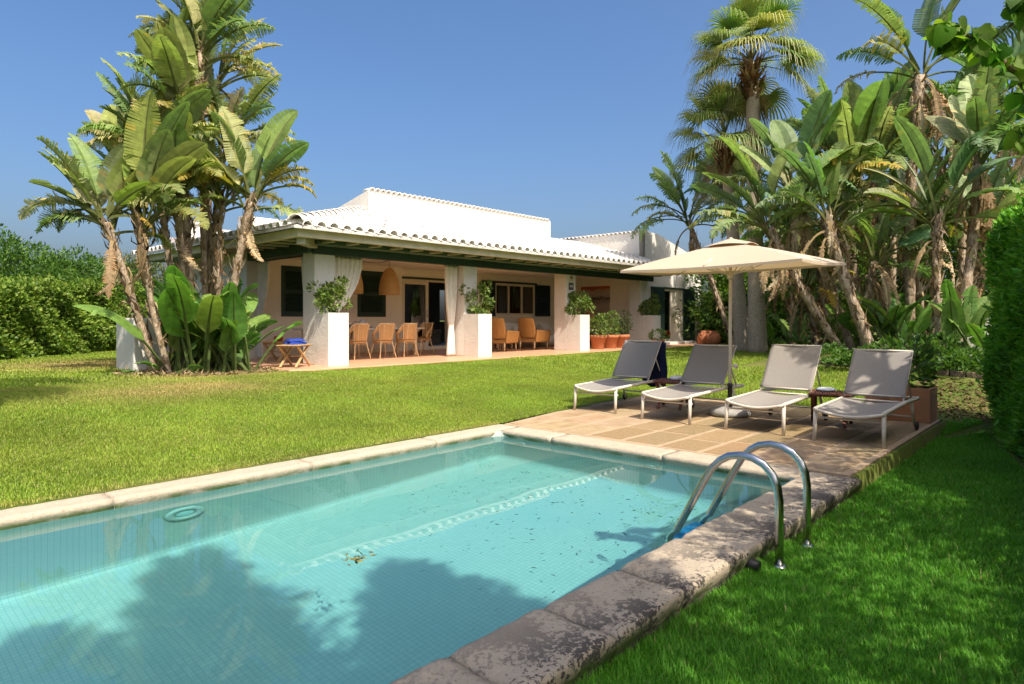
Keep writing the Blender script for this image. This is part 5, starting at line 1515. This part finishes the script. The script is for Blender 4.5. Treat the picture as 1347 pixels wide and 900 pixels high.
# ---- broadleaf tree whose branch hangs into the top right corner
bt_ = empty('broadleaf_tree', (5.4, -1.0, -.16)); tag(bt_, 'broad-leaved tree whose leafy branch hangs into the top right corner', 'tree')
mb = MB(); tb = Vector((5.4, -1.0, -.26)); tt = Vector((5.2, -.85, 2.3))
mb.tube([tb, tb.lerp(tt, .5) + Vector((.05, .05, 0)), tt], [.11, .09, .07], 10)
mb.build('trunk', M['woodbark'], bt_, world=True, smooth=True)
q = random.Random(77); inner_core = []
def branch(pts_, r0):
    pts_ = [Vector(p) for p in pts_]
    MB().tube(pts_, [r0 * (1 - .8 * i / (len(pts_) - 1)) for i in range(len(pts_))], 7).build('branch', M['woodbark'], bt_, world=True, smooth=True)
    return pts_
DB = 3.35
brs = [branch([tt, Vector((5.0, -.3, 2.75)), pt(1375, 150, 3.6), pt(1335, 98, DB), pt(1300, 62, DB), pt(1262, 42, DB), pt(1238, 38, DB)], .03),
       branch([tt, Vector((5.1, -.35, 2.9)), pt(1400, 60, 3.6), pt(1352, 10, DB), pt(1325, -14, DB)], .025),
       branch([tt, Vector((5.1, -.3, 2.5)), pt(1395, 190, 3.7), pt(1362, 172, 3.5), pt(1342, 180, 3.4)], .02),
       branch([tt, Vector((5.6, -.6, 3.2)), Vector((5.5, -.4, 3.5))], .03), branch([tt, Vector((4.9, -1.3, 3.0)), Vector((4.6, -1.4, 3.4))], .03)]
HEART = [(0, 0), (.28, -.10), (.50, .05), (.52, .32), (.36, .68), (.12, .95), (0, 1.08)]
HV, HF, HC = [], [], []
def heart(p, ax, nrm, s, col):
    ax = ax.normalized(); sd = ax.cross(nrm).normalized(); nr = sd.cross(ax)
    n0 = len(HV)
    for u, v in HEART:
        HV.append(tuple(p + ax * v * s - nr * s * .22 * v * v))
        HV.append(tuple(p + ax * v * s + sd * u * s + nr * (.16 * u) * s - nr * s * .22 * v * v))
        HV.append(tuple(p + ax * v * s - sd * u * s + nr * (.16 * u) * s - nr * s * .22 * v * v))
    for i in range(len(HEART) - 1):
        a = n0 + 3 * i; HF.append((a, a + 1, a + 4, a + 3)); HF.append((a + 3, a + 5, a + 2, a))
    HC.extend([col] * (3 * len(HEART)))
HG = [(.15, .30, .03), (.11, .25, .028), (.20, .36, .04), (.08, .19, .025)]
for bi, br in enumerate(brs):
    segs = len(br) - 1
    for i in range(1 if bi < 3 else 0, segs):
        for k in range(19 if bi < 3 else 34):
            p = br[i].lerp(br[i + 1], q.random()) + Vector((q.gauss(0, .035), q.gauss(0, .035), q.gauss(0, .03))) * (1 if bi < 3 else 6)
            ax = Vector((q.gauss(0, .6), q.gauss(0, .6), -.75 + q.gauss(0, .35)))
            nr = Vector((q.gauss(0, .5) - .4, q.gauss(0, .5) - .6, .6))
            heart(p, ax, nr, q.uniform(.055, .105), tuple(c * q.uniform(.8, 1.2) for c in q.choice(HG)))
np_mesh('leaves', HV, HF, np.array(HC, np.float32), M['broad'], bt_, True)

# ---- hedges
def hedge(name, line, thick, z0, ht, n, size, label, cols, asp=.5, back=1, lump=.12, seed=1, nvis=None, mat_=None, upb=.25):
    """a hedge along a polyline; the face lies on the line, the body extends to the right of its direction"""
    r = np.random.RandomState(seed)
    L = [np.array(p, float) for p in line]
    seg = [np.linalg.norm(L[i + 1] - L[i]) for i in range(len(L) - 1)]; tot = sum(seg)
    root = empty(name, (line[0][0], line[0][1], z0)); tag(root, label, 'hedge')
    wts = np.array(nvis if nvis else [1.0] * len(seg)) * np.array(seg); wts = wts / wts.sum()
    si = r.choice(len(seg), n, p=wts); u = r.uniform(0, 1, n)
    A_ = np.array(L)[si]; B_ = np.array(L)[si + 1]; h0 = np.array(ht)[si]; h1 = np.array(ht)[si + 1]
    P2 = A_ + (B_ - A_) * u[:, None]; H = h0 + (h1 - h0) * u
    T2 = unit(B_ - A_); N2 = np.stack([-T2[:, 1], T2[:, 0]], 1)       # out of the face
    top = r.uniform(0, 1, n) < .27
    endc = (r.uniform(0, 1, n) < .06)
    v = r.uniform(0, 1, n); w = r.uniform(0, 1, n)
    z = np.where(top, H - .25 * w ** 2 * 0, H * v); off = np.where(top, -thick * w, 0.0)
    rd = .22                                             # rounded shoulders
    sh = np.clip((z - (H - rd)) / rd, 0, 1); off = np.where(top, off, -rd * (1 - np.sqrt(np.maximum(0, 1 - sh ** 2))))
    bulge = lump * (np.sin(P2[:, 0] * 2.1 + z * 1.3) * np.sin(z * 2.7 + P2[:, 1] * 1.9) + .6 * np.sin(P2[:, 0] * 5.3 + 2 * z) * np.sin(4.9 * z + P2[:, 1] * 4.1))
    dep = -r.uniform(0, 1, n) ** 1.6 * .28
    x = P2[:, 0] + N2[:, 0] * (off + np.where(top, 0, bulge + dep)); y = P2[:, 1] + N2[:, 1] * (off + np.where(top, 0, bulge + dep))
    z = z + np.where(top, bulge + dep * .8, 0) + r.normal(0, .02, n)
    out = np.where(top[:, None], np.array([0, 0, 1.0]), np.concatenate([N2, np.full((n, 1), .1)], 1))
    A = out * .8 + r.normal(size=(n, 3)) * .65; A[:, 2] += upb
    P = np.stack([x, y, z0 + np.maximum(z, .02)], 1)
    st = r.uniform(0, 1, n) < .05; P[st] += out[st] * np.abs(r.normal(0, .075, (st.sum(), 1))); A[st, 2] += .5
    # the far end of the hedge
    m_ = endc; e0 = np.array(line[-1]); d0 = unit((np.array(line[-1]) - np.array(line[-2]))[None])[0]; n0 = np.array([-d0[1], d0[0]])
    k = m_.sum(); ww = r.uniform(0, 1, k)
    P[m_] = np.stack([e0[0] - n0[0] * thick * ww + d0[0] * r.uniform(-.2, .1, k), e0[1] - n0[1] * thick * ww + d0[1] * r.uniform(-.2, .1, k), z0 + ht[-1] * r.uniform(0, 1, k)], 1)
    A[m_] = np.concatenate([np.tile(d0, (k, 1)), np.zeros((k, 1))], 1) * .8 + r.normal(size=(k, 3)) * .65
    leaf_mesh('foliage', P, A, size * r.uniform(.6, 1.25, n), asp, cols, mat_ or M['bush'], root, r=r)
    mb = MB()                                            # solid dark core that closes the gaps between leaves
    for i in range(len(line) - 1):
        a, b = Vector((*line[i], 0)), Vector((*line[i + 1], 0)); t = (b - a).normalized(); nn = Vector((-t.y, t.x, 0))
        pts4 = [a - nn * .3 , b - nn * .3 - t * (.25 if i == len(line) - 2 else 0), b - nn * (thick - .1) - t * (.25 if i == len(line) - 2 else 0), a - nn * (thick - .1)]
        h0_, h1_ = ht[i] - .3, ht[i + 1] - .3
        vs = [(p.x, p.y, z0) for p in pts4] + [(pts4[0].x, pts4[0].y, z0 + h0_), (pts4[1].x, pts4[1].y, z0 + h1_), (pts4[2].x, pts4[2].y, z0 + h1_), (pts4[3].x, pts4[3].y, z0 + h0_)]
        mb.add(vs, [(3, 2, 1, 0), (4, 5, 6, 7), (0, 1, 5, 4), (1, 2, 6, 5), (2, 3, 7, 6), (3, 0, 4, 7)])
    mb.build('inner_core', mat(name + '_twigs', (.03, .055, .015), (.045, .045, .02), 14, .95, bump=1, bscale=14, bdist=.08), root, world=True)
    return root
RH = [(.105, .32, .022), (.135, .36, .03), (.08, .25, .02), (.20, .43, .045)]
hedge('clipped_hedge', [(-4.0, -2.2), (0.0, -1.55), (3.0, -.95), (6.6, -.05), (8.3, .40), (11.0, 1.14)], 1.3, -.15, [1.7, 1.7, 1.7, 1.7, 2.85, 2.85], 80000, .11, 'bright green clipped hedge towering at the right edge of the lawn', RH + [(.16, .17, .04)] * 0, asp=.36, seed=4, nvis=[.5, .5, .5, 1.5, 8.0], lump=.09)
hedge('broad_hedge', [(8.2, 25.0), (3.4, 20.2), (0.0, 16.8), (-5, 11.8)], 1.6, .3, [2.35, 2.0, 1.95, 1.95], 52000, .115, 'broad-leaved garden hedge along the left side of the lawn', GR_LIT + [(.09, .17, .03), (.20, .28, .05)], asp=.62, seed=6, lump=.2)
hedge('wing_hedge', [(31.0, 10.6), (27.2, 14.2)][::-1], 1.2, .35, [2.3, 2.3], 12000, .10, 'dense green hedge standing beyond the wing of the house', GR_LIT, asp=.5, seed=9, lump=.14)
for i, (px, py, d, rad, lab) in enumerate([
        (-25, 372, 18.6, (2.0, 1.6, 1.35), 'tall rounded evergreen shrub behind the left hedge, at the picture edge'),
        (48, 378, 19.8, (1.7, 1.5, 1.2), 'rounded evergreen shrub behind the left hedge, second from the picture edge'),
        (100, 382, 21.3, (1.7, 1.5, 1.15), 'rounded evergreen shrub behind the left hedge, third from the picture edge'),
        (140, 386, 23.2, (1.6, 1.5, 1.05), 'evergreen shrub behind the left hedge, closest to the leaning trunk'),
        (190, 390, 25.0, (2.2, 1.8, 1.5), 'loose olive-green shrub glimpsed between the trunks of the left cluster')]):
    c = pt(px, py, d)
    shrub('evergreen_shrub', tuple(c), rad, 9000, .12, lab, cols=GR_DARK + GR_LIT[2:3] if i < 4 else GR_OLIVE, group='shrubs behind the left hedge', asp=.45, ground=.3, clumps=70, lump=.15)

# greenery behind the right grove, far trees as separate crowns
for i, (px, py, d, rad, lab) in enumerate([
        (960, 392, 27.0, (2.0, 2.0, 2.2), 'leafy bush behind the fan palm trunks near the wing'),
        (1035, 395, 25.5, (2.6, 2.2, 2.4), 'leafy bush behind the low paddle-leaf tree in the right grove'),
        (1105, 385, 25.0, (2.6, 2.2, 2.7), 'dark leafy bush filling the back of the right grove behind the leaning trunks'),
        (1172, 360, 25.0, (2.4, 2.2, 3.2), 'bright leafy bush seen between the trunks in the middle of the right grove'),
        (1225, 350, 24.0, (2.2, 2.0, 3.4), 'bright leafy tree seen through the gap beside the tallest paddle-leaf tree'),
        (1285, 350, 22.5, (2.4, 2.0, 3.2), 'leafy bush behind the hedge end at the right of the grove'),
        (985, 372, 27.5, (1.3, 1.3, 1.8), 'tall leafy bush right behind the fan palms'),
        (1350, 330, 21.0, (2.2, 2.0, 3.4), 'leafy bush at the right edge behind the clipped hedge')]):
    c = pt(px, py, d)
    shrub('garden_bush', tuple(c), rad, 9000, .17, lab, cols=GR_DARK + GR_LIT[:2], group='bushes behind the right grove', asp=.5, ground=.3, clumps=60)
for i, (px, py, d, rad, lab) in enumerate([
        (1228, 462, 13.6, (.75, .8, .42), 'low leafy shrub under the slim dark tree, right of the last lounger'),
        (1172, 468, 14.0, (.8, .7, .36), 'low leafy shrub behind the backrest of the last lounger'),
        (1128, 475, 14.2, (.8, .6, .34), 'low grassy-leaved shrub between the two hedge-side loungers'),
        (1195, 478, 13.2, (.6, .6, .28), 'small spreading shrub at the bed edging behind the terracotta trough'),
        (1268, 478, 12.9, (.8, .6, .30), 'low creeping shrub in the shade by the hedge end'),
        (1090, 470, 15.6, (.9, .7, .35), 'dark low shrub at the foot of the leaning trunks')]):
    c = pt(px, py, d)
    c.z -= .08; rad = (rad[0], rad[1], rad[2] * .75)
    shrub('low_shrub', tuple(c), rad, 3000, .09, lab, cols=GR_DARK, group='low shrubs in the right bed', asp=.55, ground=gz(c.x, c.y), clumps=40, trunk=True)

# ---- bed edging, garden wall, rockery
mb = MB(); a, b = Vector((15.5, 5.0, 0)), Vector((14.9, 1.2, 0)); n = 14
for k in range(n):
    p, p2 = a.lerp(b, k / n + .004), a.lerp(b, (k + 1) / n - .004)
    mb.bar((p.x, p.y, gz(p.x, p.y) + .03), (p2.x, p2.y, gz(p2.x, p2.y) + .03), .09, .14)
tag(mb.build('bed_edging', M['woodbark'], None, bevel=.012), 'weathered edging boards along the front of the right planting bed', 'edging')
gw = MB().box(17.5, 17.75, -.6, 2.35, .2, 1.45).build('garden_wall', M['white'], None, bevel=.02)
tag(gw, 'white garden wall glimpsed between the grove and the clipped hedge', 'wall')
rk = empty('rockery', (26.6, 11.9, .35)); tag(rk, 'small dry-stone rockery at the end of the terrace beside the fan palms', 'rockery')
mb = MB(); q = random.Random(3)
for k in range(46):
    x, y, z = 25.6 + q.uniform(0, 3.2), 10.9 + q.uniform(-.3, .3), .42 + .16 * (k % 3) + q.uniform(-.04, .04)
    r_ = q.uniform(.09, .17)
    mb.lathe([(.001, -r_ * .7), (r_ * .8, -r_ * .5), (r_, 0), (r_ * .7, r_ * .55), (.001, r_ * .65)], 7, M=Matrix.Translation((x, y, z)) @ Matrix.Rotation(q.uniform(0, 3), 4, 'Z') @ Matrix.Scale(q.uniform(.8, 1.5), 4, (1, 0, 0)))
mb.build('stones', mat('field_stone', (.36, .27, .18), (.24, .18, .13), 3, .9, bump=.5, bscale=20), rk, world=True)
def urn(px, py, d, label):
    c = pt(px, py, d); t = empty('clay_jar', (c.x, c.y, gz(c.x, c.y))); tag(t, label, 'clay jar', 'clay jars by the rockery')
    MB().lathe([(.14, 0), (.26, .12), (.30, .30), (.24, .46), (.17, .52), (.20, .58), (.16, .58), (.12, .5)], 22).build('jar', M['terra'], t, smooth=True)
    for s in (-1, 1): MB().tube([(s * .17, 0, .53), (s * .27, 0, .50), (s * .26, 0, .40), (s * .235, 0, .38)], .018, 6).build('handle', M['terra'], t, smooth=True)
urn(927, 447, 25.5, 'red clay jar at the corner of the wing, left of the other')
urn(938, 448, 25.0, 'red clay jar with handles beside the rockery stones')

# ---- planted things on the terrace
LEMON = [(.10, .18, .03), (.14, .22, .04), (.19, .27, .07), (.075, .14, .026), (.26, .33, .11)]
for i, x in enumerate(COLX):
    lab = ['leafy shrub in the white planter of the corner column', 'lush shrub in the white planter of the second column, tallest on its right', 'round shrub in the white planter below the plaques', 'shrub in the white planter next to the wing door'][i]
    hgt = (.36, .40, .34, .30)[i]
    shrub('planter_shrub', (x + .27, 12.56, TZ + 1.12 + hgt), (.42, .34, hgt + .08), 900, .105, lab, cols=LEMON, group='shrubs in the column planters', asp=.48, ground=TZ + 1.09, clumps=26, lump=.25)
def pot(loc, r_, h_, label, rad, n=650, cols=LEMON):
    t = empty('potted_shrub', loc); tag(t, label, 'potted plant', 'terracotta pots between the columns')
    p_ = MB().lathe([(r_ * .68, 0), (r_ * .74, .02), (r_ * .93, h_ * .74), (r_ * 1.04, h_ * .76), (r_ * 1.08, h_), (r_ * .98, h_), (r_ * .93, h_ * .8)], 28).build('pot', M['terra'], t, smooth=True)
    MB().lathe([(.001, h_ * .86), (r_ * .96, h_ * .86)], 20).build('soil', M['soil'], t)
    c = np.array([0, 0, h_ + rad[2] * .85])
    cp, cd = shell_pts(22, c, np.array(rad) * .8, inner=.3); i = rs.randint(0, 22, n); d = unit(rs.normal(size=(n, 3)) + cd[i] * .6)
    P = cp[i] + d * (np.mean(rad) * .4 * rs.uniform(.4, 1, n) ** .6)[:, None]; A = d + rs.normal(size=(n, 3)) * .5; A[:, 2] += .2
    k = P[:, 2] > h_ * .9
    leaf_mesh('foliage', P[k], A[k], .10 * rs.uniform(.65, 1.2, k.sum()), .5, cols, M['bush'], t, world=False)
    mb = MB()
    for a in range(4): mb.tube([(.02 * a - .03, 0, h_ * .85), (.06 * math.cos(a * 1.6), .06 * math.sin(a * 1.6), h_ + rad[2] * .5), (rad[0] * .5 * math.cos(a * 1.6), rad[1] * .5 * math.sin(a * 1.6), h_ + rad[2])], [.012, .01, .006], 5)
    mb.build('stem', M['woodbark'], t, smooth=True)
    return t
pot((18.25, 12.75, TZ + .003), .27, .46, 'terracotta pot with a leafy shrub, closest to the plaque column', (.42, .40, .36))
pot((18.95, 12.72, TZ + .003), .27, .46, 'terracotta pot with a tall leafy shrub, the middle of the three pots', (.42, .40, .42))
pot((19.62, 12.70, TZ + .003), .27, .46, 'terracotta pot with a grey-green shrub, closest to the wing', (.45, .42, .40), cols=[(.10, .14, .06), (.13, .17, .08), (.07, .11, .04)])
# small plant stand behind the first lounger with a red flower
t = empty('flower_pot', (19.0, 10.9, gz(19.0, 10.9))); tag(t, 'small plant with red flowers just above the backrest of the lounger nearest the lawn', 'potted plant')
MB().lathe([(.13, 0), (.20, .30), (.22, .31), (.22, .36), (.17, .36)], 18).build('pot', M['terra'], t, smooth=True)
n = 160; P, d = shell_pts(n, (0, 0, .48), (.30, .30, .20)); leaf_mesh('foliage', P, d + rs.normal(size=(n, 3)) * .5, .12, .4, LEMON, M['bush'], t, world=False)
n = 40; P, d = shell_pts(n, (.22, -.18, .56), (.12, .12, .07)); leaf_mesh('flowers', P, d + rs.normal(size=(n, 3)) * .3, .05, .8, [(.5, .02, .02), (.42, .03, .02)], M['bush'], t, world=False)
# the plant in the trough
n = 260; P, d = shell_pts(n, (0, -.02, .72), (.25, .36, .42)); k = P[:, 2] > .42
leaf_mesh('foliage', P[k], d[k] + rs.normal(size=(k.sum(), 3)) * .5 + np.array([0, 0, .3]), .16, .34, GR_DARK, M['bush'], tp, world=False)
mb = MB(); q = random.Random(12)
for k in range(7): mb.tube([(q.uniform(-.1, .1), q.uniform(-.2, .2), .40), (q.uniform(-.15, .15), q.uniform(-.25, .25), .75), (q.uniform(-.22, .22), q.uniform(-.34, .34), 1.05)], .007, 5)
mb.build('stem', M['woodbark'], tp)

# ================================================================== leaf litter on the pool: tiny slivers on the water and the floor
n = 1100
X = rs.uniform(.3, 5.85, n); Y = rs.uniform(2.15, 5.5, n)
P = np.stack([X, Y, np.vectorize(fz)(X) + .012], 1); A = np.stack([rs.normal(size=n), rs.normal(size=n), np.zeros(n)], 1)
V, F = leaf_quads(P, A, rs.uniform(.02, .065, n), .26, fold=.05)
tag(np_mesh('sunken_leaves', V, F, np.repeat(pal(n, [(.06, .09, .05), (.10, .10, .05), (.04, .07, .05)]), 4, 0), M['fibre']), kind='stuff')
def sprig(x, y, label):
    n = 26; P = np.stack([rs.normal(0, .05, n), rs.normal(0, .035, n), rs.uniform(.002, .02, n)], 1); A = np.stack([rs.normal(size=n), rs.normal(size=n), .15 * rs.normal(size=n)], 1)
    V, F = leaf_quads(P, A, rs.uniform(.03, .07, n), .3)
    o = np_mesh('floating_sprig', V, F, np.repeat(pal(n, [(.22, .20, .06), (.14, .13, .05)]), 4, 0), M['fibre']); o.location = (x, y, WZ); tag(o, label, 'leaf sprig')
c = pt(467, 742, 1.51 * CF / 322)
sprig(c.x, c.y, 'brown leaf sprig floating in the middle of the pool')
# litter on the bare earth near the hedge
n = 2600
X = rs.uniform(10.9, 14.9, n); Y = rs.uniform(.9, 2.7, n)
P = np.stack([X, Y, gz_np(X, Y) + .012], 1); A = np.stack([rs.normal(size=n), rs.normal(size=n), .3 * rs.normal(size=n)], 1)
V, F = leaf_quads(P, A, rs.uniform(.03, .10, n), .4)
tag(np_mesh('leaf_litter', V, F, np.repeat(pal(n, [(.16, .10, .055), (.22, .15, .085), (.10, .07, .04), (.09, .10, .03)]), 4, 0), M['fibre']), kind='stuff')

# ================================================================== grass
def fbm(X, Y, s, seed):
    r = np.random.RandomState(seed); o = np.zeros_like(X); a = 1
    for k in range(4):
        p = r.uniform(0, 6.28, 4); th = r.uniform(0, 3.14, 2)
        o += a * (np.sin(s * (X * np.cos(th[0]) + Y * np.sin(th[0])) + p[0]) * np.sin(s * 1.13 * (X * np.sin(th[1]) - Y * np.cos(th[1])) + p[1]))
        s *= 2.1; a *= .6
    return o
def visible(X, Y, Z, m=30):
    d = CC * X + CS * Y; l = CS * X - CC * Y
    px = 673.5 + CF * l / np.maximum(d, .1); py = CH - (Z - 1.4) * CF / np.maximum(d, .1)
    return (d > .6) & (px > -60) & (px < 1400) & (py < 960)
def in_poly(X, Y, poly):
    c = np.zeros(len(X), bool); n = len(poly)
    for i in range(n):
        x1, y1 = poly[i]; x2, y2 = poly[(i + 1) % n]
        c ^= ((y1 > Y) != (y2 > Y)) & (X < (x2 - x1) * (Y - y1) / (y2 - y1 + 1e-9) + x1)
    return c
def grass(name, n, xr, yr, h, w, cols, seed, mask, tall=None, patch=None, lean=.55, straw=.045, shade=0.0):
    r = np.random.RandomState(seed)
    X = r.uniform(*xr, n); Y = r.uniform(*yr, n)
    k = mask(X, Y); X, Y = X[k], Y[k]
    Z = gz_np(X, Y); k = visible(X, Y, Z); X, Y, Z = X[k], Y[k], Z[k]
    n = len(X)
    f = fbm(X, Y, 1.1, seed); f2 = fbm(X, Y, 7, seed + 1)
    H = h * r.uniform(.55, 1.2, n) * (1 + .14 * f2)
    if tall is not None: H *= tall(X, Y)
    a = r.uniform(0, 6.28, n); ln = H * lean * r.uniform(.3, 1.4, n)
    dx, dy = np.cos(a), np.sin(a); wd = w * r.uniform(.6, 1.3, n)
    B = np.stack([X, Y, Z - .004], 1)
    S = np.stack([-dy * wd / 2, dx * wd / 2, 0 * wd], 1)
    Mid = B + np.stack([dx * ln * .35, dy * ln * .35, H * .6], 1); Tip = B + np.stack([dx * ln, dy * ln, H], 1)
    V = np.stack([B - S, B + S, Mid + S * .8, Mid - S * .8, Tip], 1)
    c = np.array(cols, np.float32)[r.randint(0, len(cols), n)] * (1 + .2 * r.uniform(-1, 1, (n, 1)))
    t = np.clip(.5 + .42 * f + .2 * f2, 0, 1)[:, None]
    c = np.where(r.uniform(0, 1, (n, 1)) < straw, np.array([.42, .36, .17]) * (1 + .25 * r.uniform(-1, 1, (n, 1))), c)
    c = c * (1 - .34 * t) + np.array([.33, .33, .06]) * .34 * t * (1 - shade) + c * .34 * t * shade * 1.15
    if patch is not None:
        pm = patch(X, Y)[:, None]; c = c * (1 - pm) + np.array([.46, .37, .15]) * (1 + .25 * r.uniform(-1, 1, (n, 1))) * pm
    C = np.repeat(c, 5, 0)
    i = np.arange(n)[:, None] * 5
    tri = np.concatenate([i + np.array([[0, 1, 2]]), i + np.array([[0, 2, 3]]), i + np.array([[3, 2, 4]])], 1).reshape(-1, 3)
    tag(np_mesh(name, V.reshape(-1, 3), tri, C, M['grass']), kind='stuff')
GL = [(.22, .35, .03), (.26, .39, .04), (.185, .31, .026), (.30, .40, .06)]
GS = [(.10, .31, .02), (.125, .35, .028), (.08, .26, .018), (.15, .38, .04)]  # same lawn in a greener palette: the strip's shade is put into the colour
TERR = [(6.45, 11.85), (6.85, 11.60), (22.0, 11.60), (27.4, 11.8), (27.4, 17), (6.45, 17)]
def lawn_mask(X, Y):
    k = ~((X > -3.1) & (X < CX1 + .015) & (Y < CY1 + .015))
    k &= ~((X >= CX1) & (X < DX1 + .01) & (Y < CY1 + .0 + np.clip((X - CX1) * .14, 0, .35)))
    k &= ~in_poly(X, Y, TERR)
    k &= ~((X > 10.7) & (Y < 2.55 + .25 * np.sin(X * 2.3) ) )
    k &= ~((X > 15.2) & (Y < 6.6))
    k &= ~((X < 7.0) & (Y > 12.1) & (X > 4.2) & (((X - 5.6) / 1.5) ** 2 + ((Y - 13.3) / 1.3) ** 2 < 1))
    return k
def dry(X, Y):
    d1 = ((X - 4.1) / 1.7) ** 2 + ((Y - 10.5) / .8) ** 2; d2 = ((X - 5.6) / 1.6) ** 2 + ((Y - 12.4) / .9) ** 2; d3 = ((X - 4.5) / 2.0) ** 2 + ((Y - 16.8) / 1.8) ** 2
    f = fbm(X, Y, 2.2, 77)
    m = np.maximum(np.maximum(np.exp(-d1 * 1.2), np.exp(-d2)), .9 * np.exp(-d3))
    edge = np.exp(-np.abs(Y - CY1) / .10) * (X < CX1) * .7
    edge2 = np.exp(-np.abs(Y - 11.6) / .15) * .5
    return np.clip(np.maximum(np.maximum(m * (1.1 + .3 * f), edge), edge2), 0, .92)
grass('grass', 760000, (-1, 12.5), (5.9, 12.6), .028, .0062, GL, 1, lawn_mask, patch=dry)
grass('grass', 200000, (-2, 9), (12.0, 24), .05, .016, GL, 2, lawn_mask, patch=dry)
grass('grass', 240000, (10.7, 26), (1.9, 12.4), .05, .013, GL, 3, lambda X, Y: lawn_mask(X, Y) & ~((X < 12.5) & (Y > 5.9)), patch=dry)
def strip(X, Y):
    face = -.95 + (X - 3) * .27
    e = 1.66 - .02 * np.abs(np.sin(X * 9))
    k = (Y < np.where(X < CX1, e, np.where(X < DX1, 1.645, 1.5))) & (Y > face + .1) & (X < 11.0)
    return k & ~((X > 10.0) & (np.sin(X * 5 + Y * 9) > (10.9 - X)))
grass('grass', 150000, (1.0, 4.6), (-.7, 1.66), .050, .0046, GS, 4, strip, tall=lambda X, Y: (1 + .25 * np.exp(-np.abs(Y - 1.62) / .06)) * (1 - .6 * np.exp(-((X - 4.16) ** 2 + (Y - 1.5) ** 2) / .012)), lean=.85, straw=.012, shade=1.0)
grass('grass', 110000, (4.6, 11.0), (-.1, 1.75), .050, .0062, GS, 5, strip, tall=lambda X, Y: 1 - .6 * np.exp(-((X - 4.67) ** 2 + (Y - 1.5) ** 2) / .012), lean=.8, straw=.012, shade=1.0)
# straw on the dry ring under the left cluster
n = 5000; th = rs.uniform(0, 6.28, n); rr_ = rs.uniform(0, 1, n) ** .5
X = 5.6 + 1.7 * rr_ * np.cos(th); Y = 13.3 + 1.5 * rr_ * np.sin(th); k = ~in_poly(X, Y, TERR); X, Y = X[k], Y[k]; n = len(X)
P = np.stack([X, Y, gz_np(X, Y) + .015], 1); A = np.stack([rs.normal(size=n), rs.normal(size=n), .35 * rs.normal(size=n)], 1)
V, F = leaf_quads(P, A, rs.uniform(.05, .16, n), .2)
tag(np_mesh('leaf_litter', V, F, np.repeat(pal(n, [(.30, .22, .12), (.38, .29, .17), (.20, .14, .08), (.14, .15, .05)]), 4, 0), M['fibre']), kind='stuff')
SUN_E = 3.7
SKY = (0.85, 6.0, 2.4)
SKY_E = .122
EXPO = .92
SKY_SAT = 1.28
# ================================================================== camera, sun, sky
cam = bpy.data.objects.new('camera', bpy.data.cameras.new('camera')); COL.objects.link(cam)
cam.location = (0, 0, 1.4)
cam.rotation_euler = (R(90), 0, math.atan2(CS, CC) - R(90))
cam.data.sensor_width = 36; cam.data.lens = CF / 1347 * 36
cam.data.shift_y = -(450 - CH) / 1347
cam.data.clip_start = .05; cam.data.clip_end = 2000
SC.camera = cam

SUN_TO = Vector((-.28, -.95, 1.36)).normalized()        # towards the sun
sun = bpy.data.objects.new('sun', bpy.data.lights.new('sun', 'SUN')); COL.objects.link(sun)
sun.data.energy = SUN_E; sun.data.angle = R(.5); sun.data.color = (1, .90, .76)
sun.rotation_euler = SUN_TO.to_track_quat('Z', 'Y').to_euler()
sun.data.cycles.is_caustics_light = True
for o_ in [water]: o_.cycles.is_caustics_caster = True
for o_ in SC.objects:
    if o_.type == 'MESH' and (o_ is pool or o_.name.split('.')[0] in ('rim', 'lens', 'pool_inlet', 'sunken_leaves', 'tread', 'handrail', 'coping_base')): o_.cycles.is_caustics_receiver = True

w = bpy.data.worlds.new('World'); SC.world = w; w.use_nodes = True
nt = w.node_tree; nt.nodes.clear()
wo = nt.nodes.new('ShaderNodeOutputWorld'); bg = nt.nodes.new('ShaderNodeBackground')
sky = nt.nodes.new('ShaderNodeTexSky'); sky.sky_type = 'NISHITA'; sky.sun_disc = False
sky.sun_elevation = math.asin(SUN_TO.z)
sky.sun_rotation = math.atan2(SUN_TO.x, SUN_TO.y)
sky.altitude = 0; sky.air_density = SKY[0]; sky.dust_density = SKY[1]; sky.ozone_density = SKY[2]
bg.inputs[1].default_value = SKY_E
hs_ = N(nt, 'ShaderNodeHueSaturation', Saturation=SKY_SAT); nt.links.new(sky.outputs[0], hs_.inputs['Color']); nt.links.new(hs_.outputs[0], bg.inputs[0]); nt.links.new(bg.outputs[0], wo.inputs[0])

vs_ = SC.view_settings
SC.display_settings.display_device = 'sRGB'
vs_.view_transform = 'Standard'; vs_.look = 'None'; vs_.gamma = 1; vs_.use_curve_mapping = False
vs_.exposure = EXPO
SC.render.engine = 'CYCLES'
SC.cycles.use_denoising = True
SC.cycles.max_bounces = 10; SC.cycles.diffuse_bounces = 6; SC.cycles.glossy_bounces = 4; SC.cycles.transmission_bounces = 6; SC.cycles.transparent_max_bounces = 12
SC.cycles.caustics_refractive = True; SC.cycles.caustics_reflective = False
SC.cycles.sample_clamp_indirect = 6
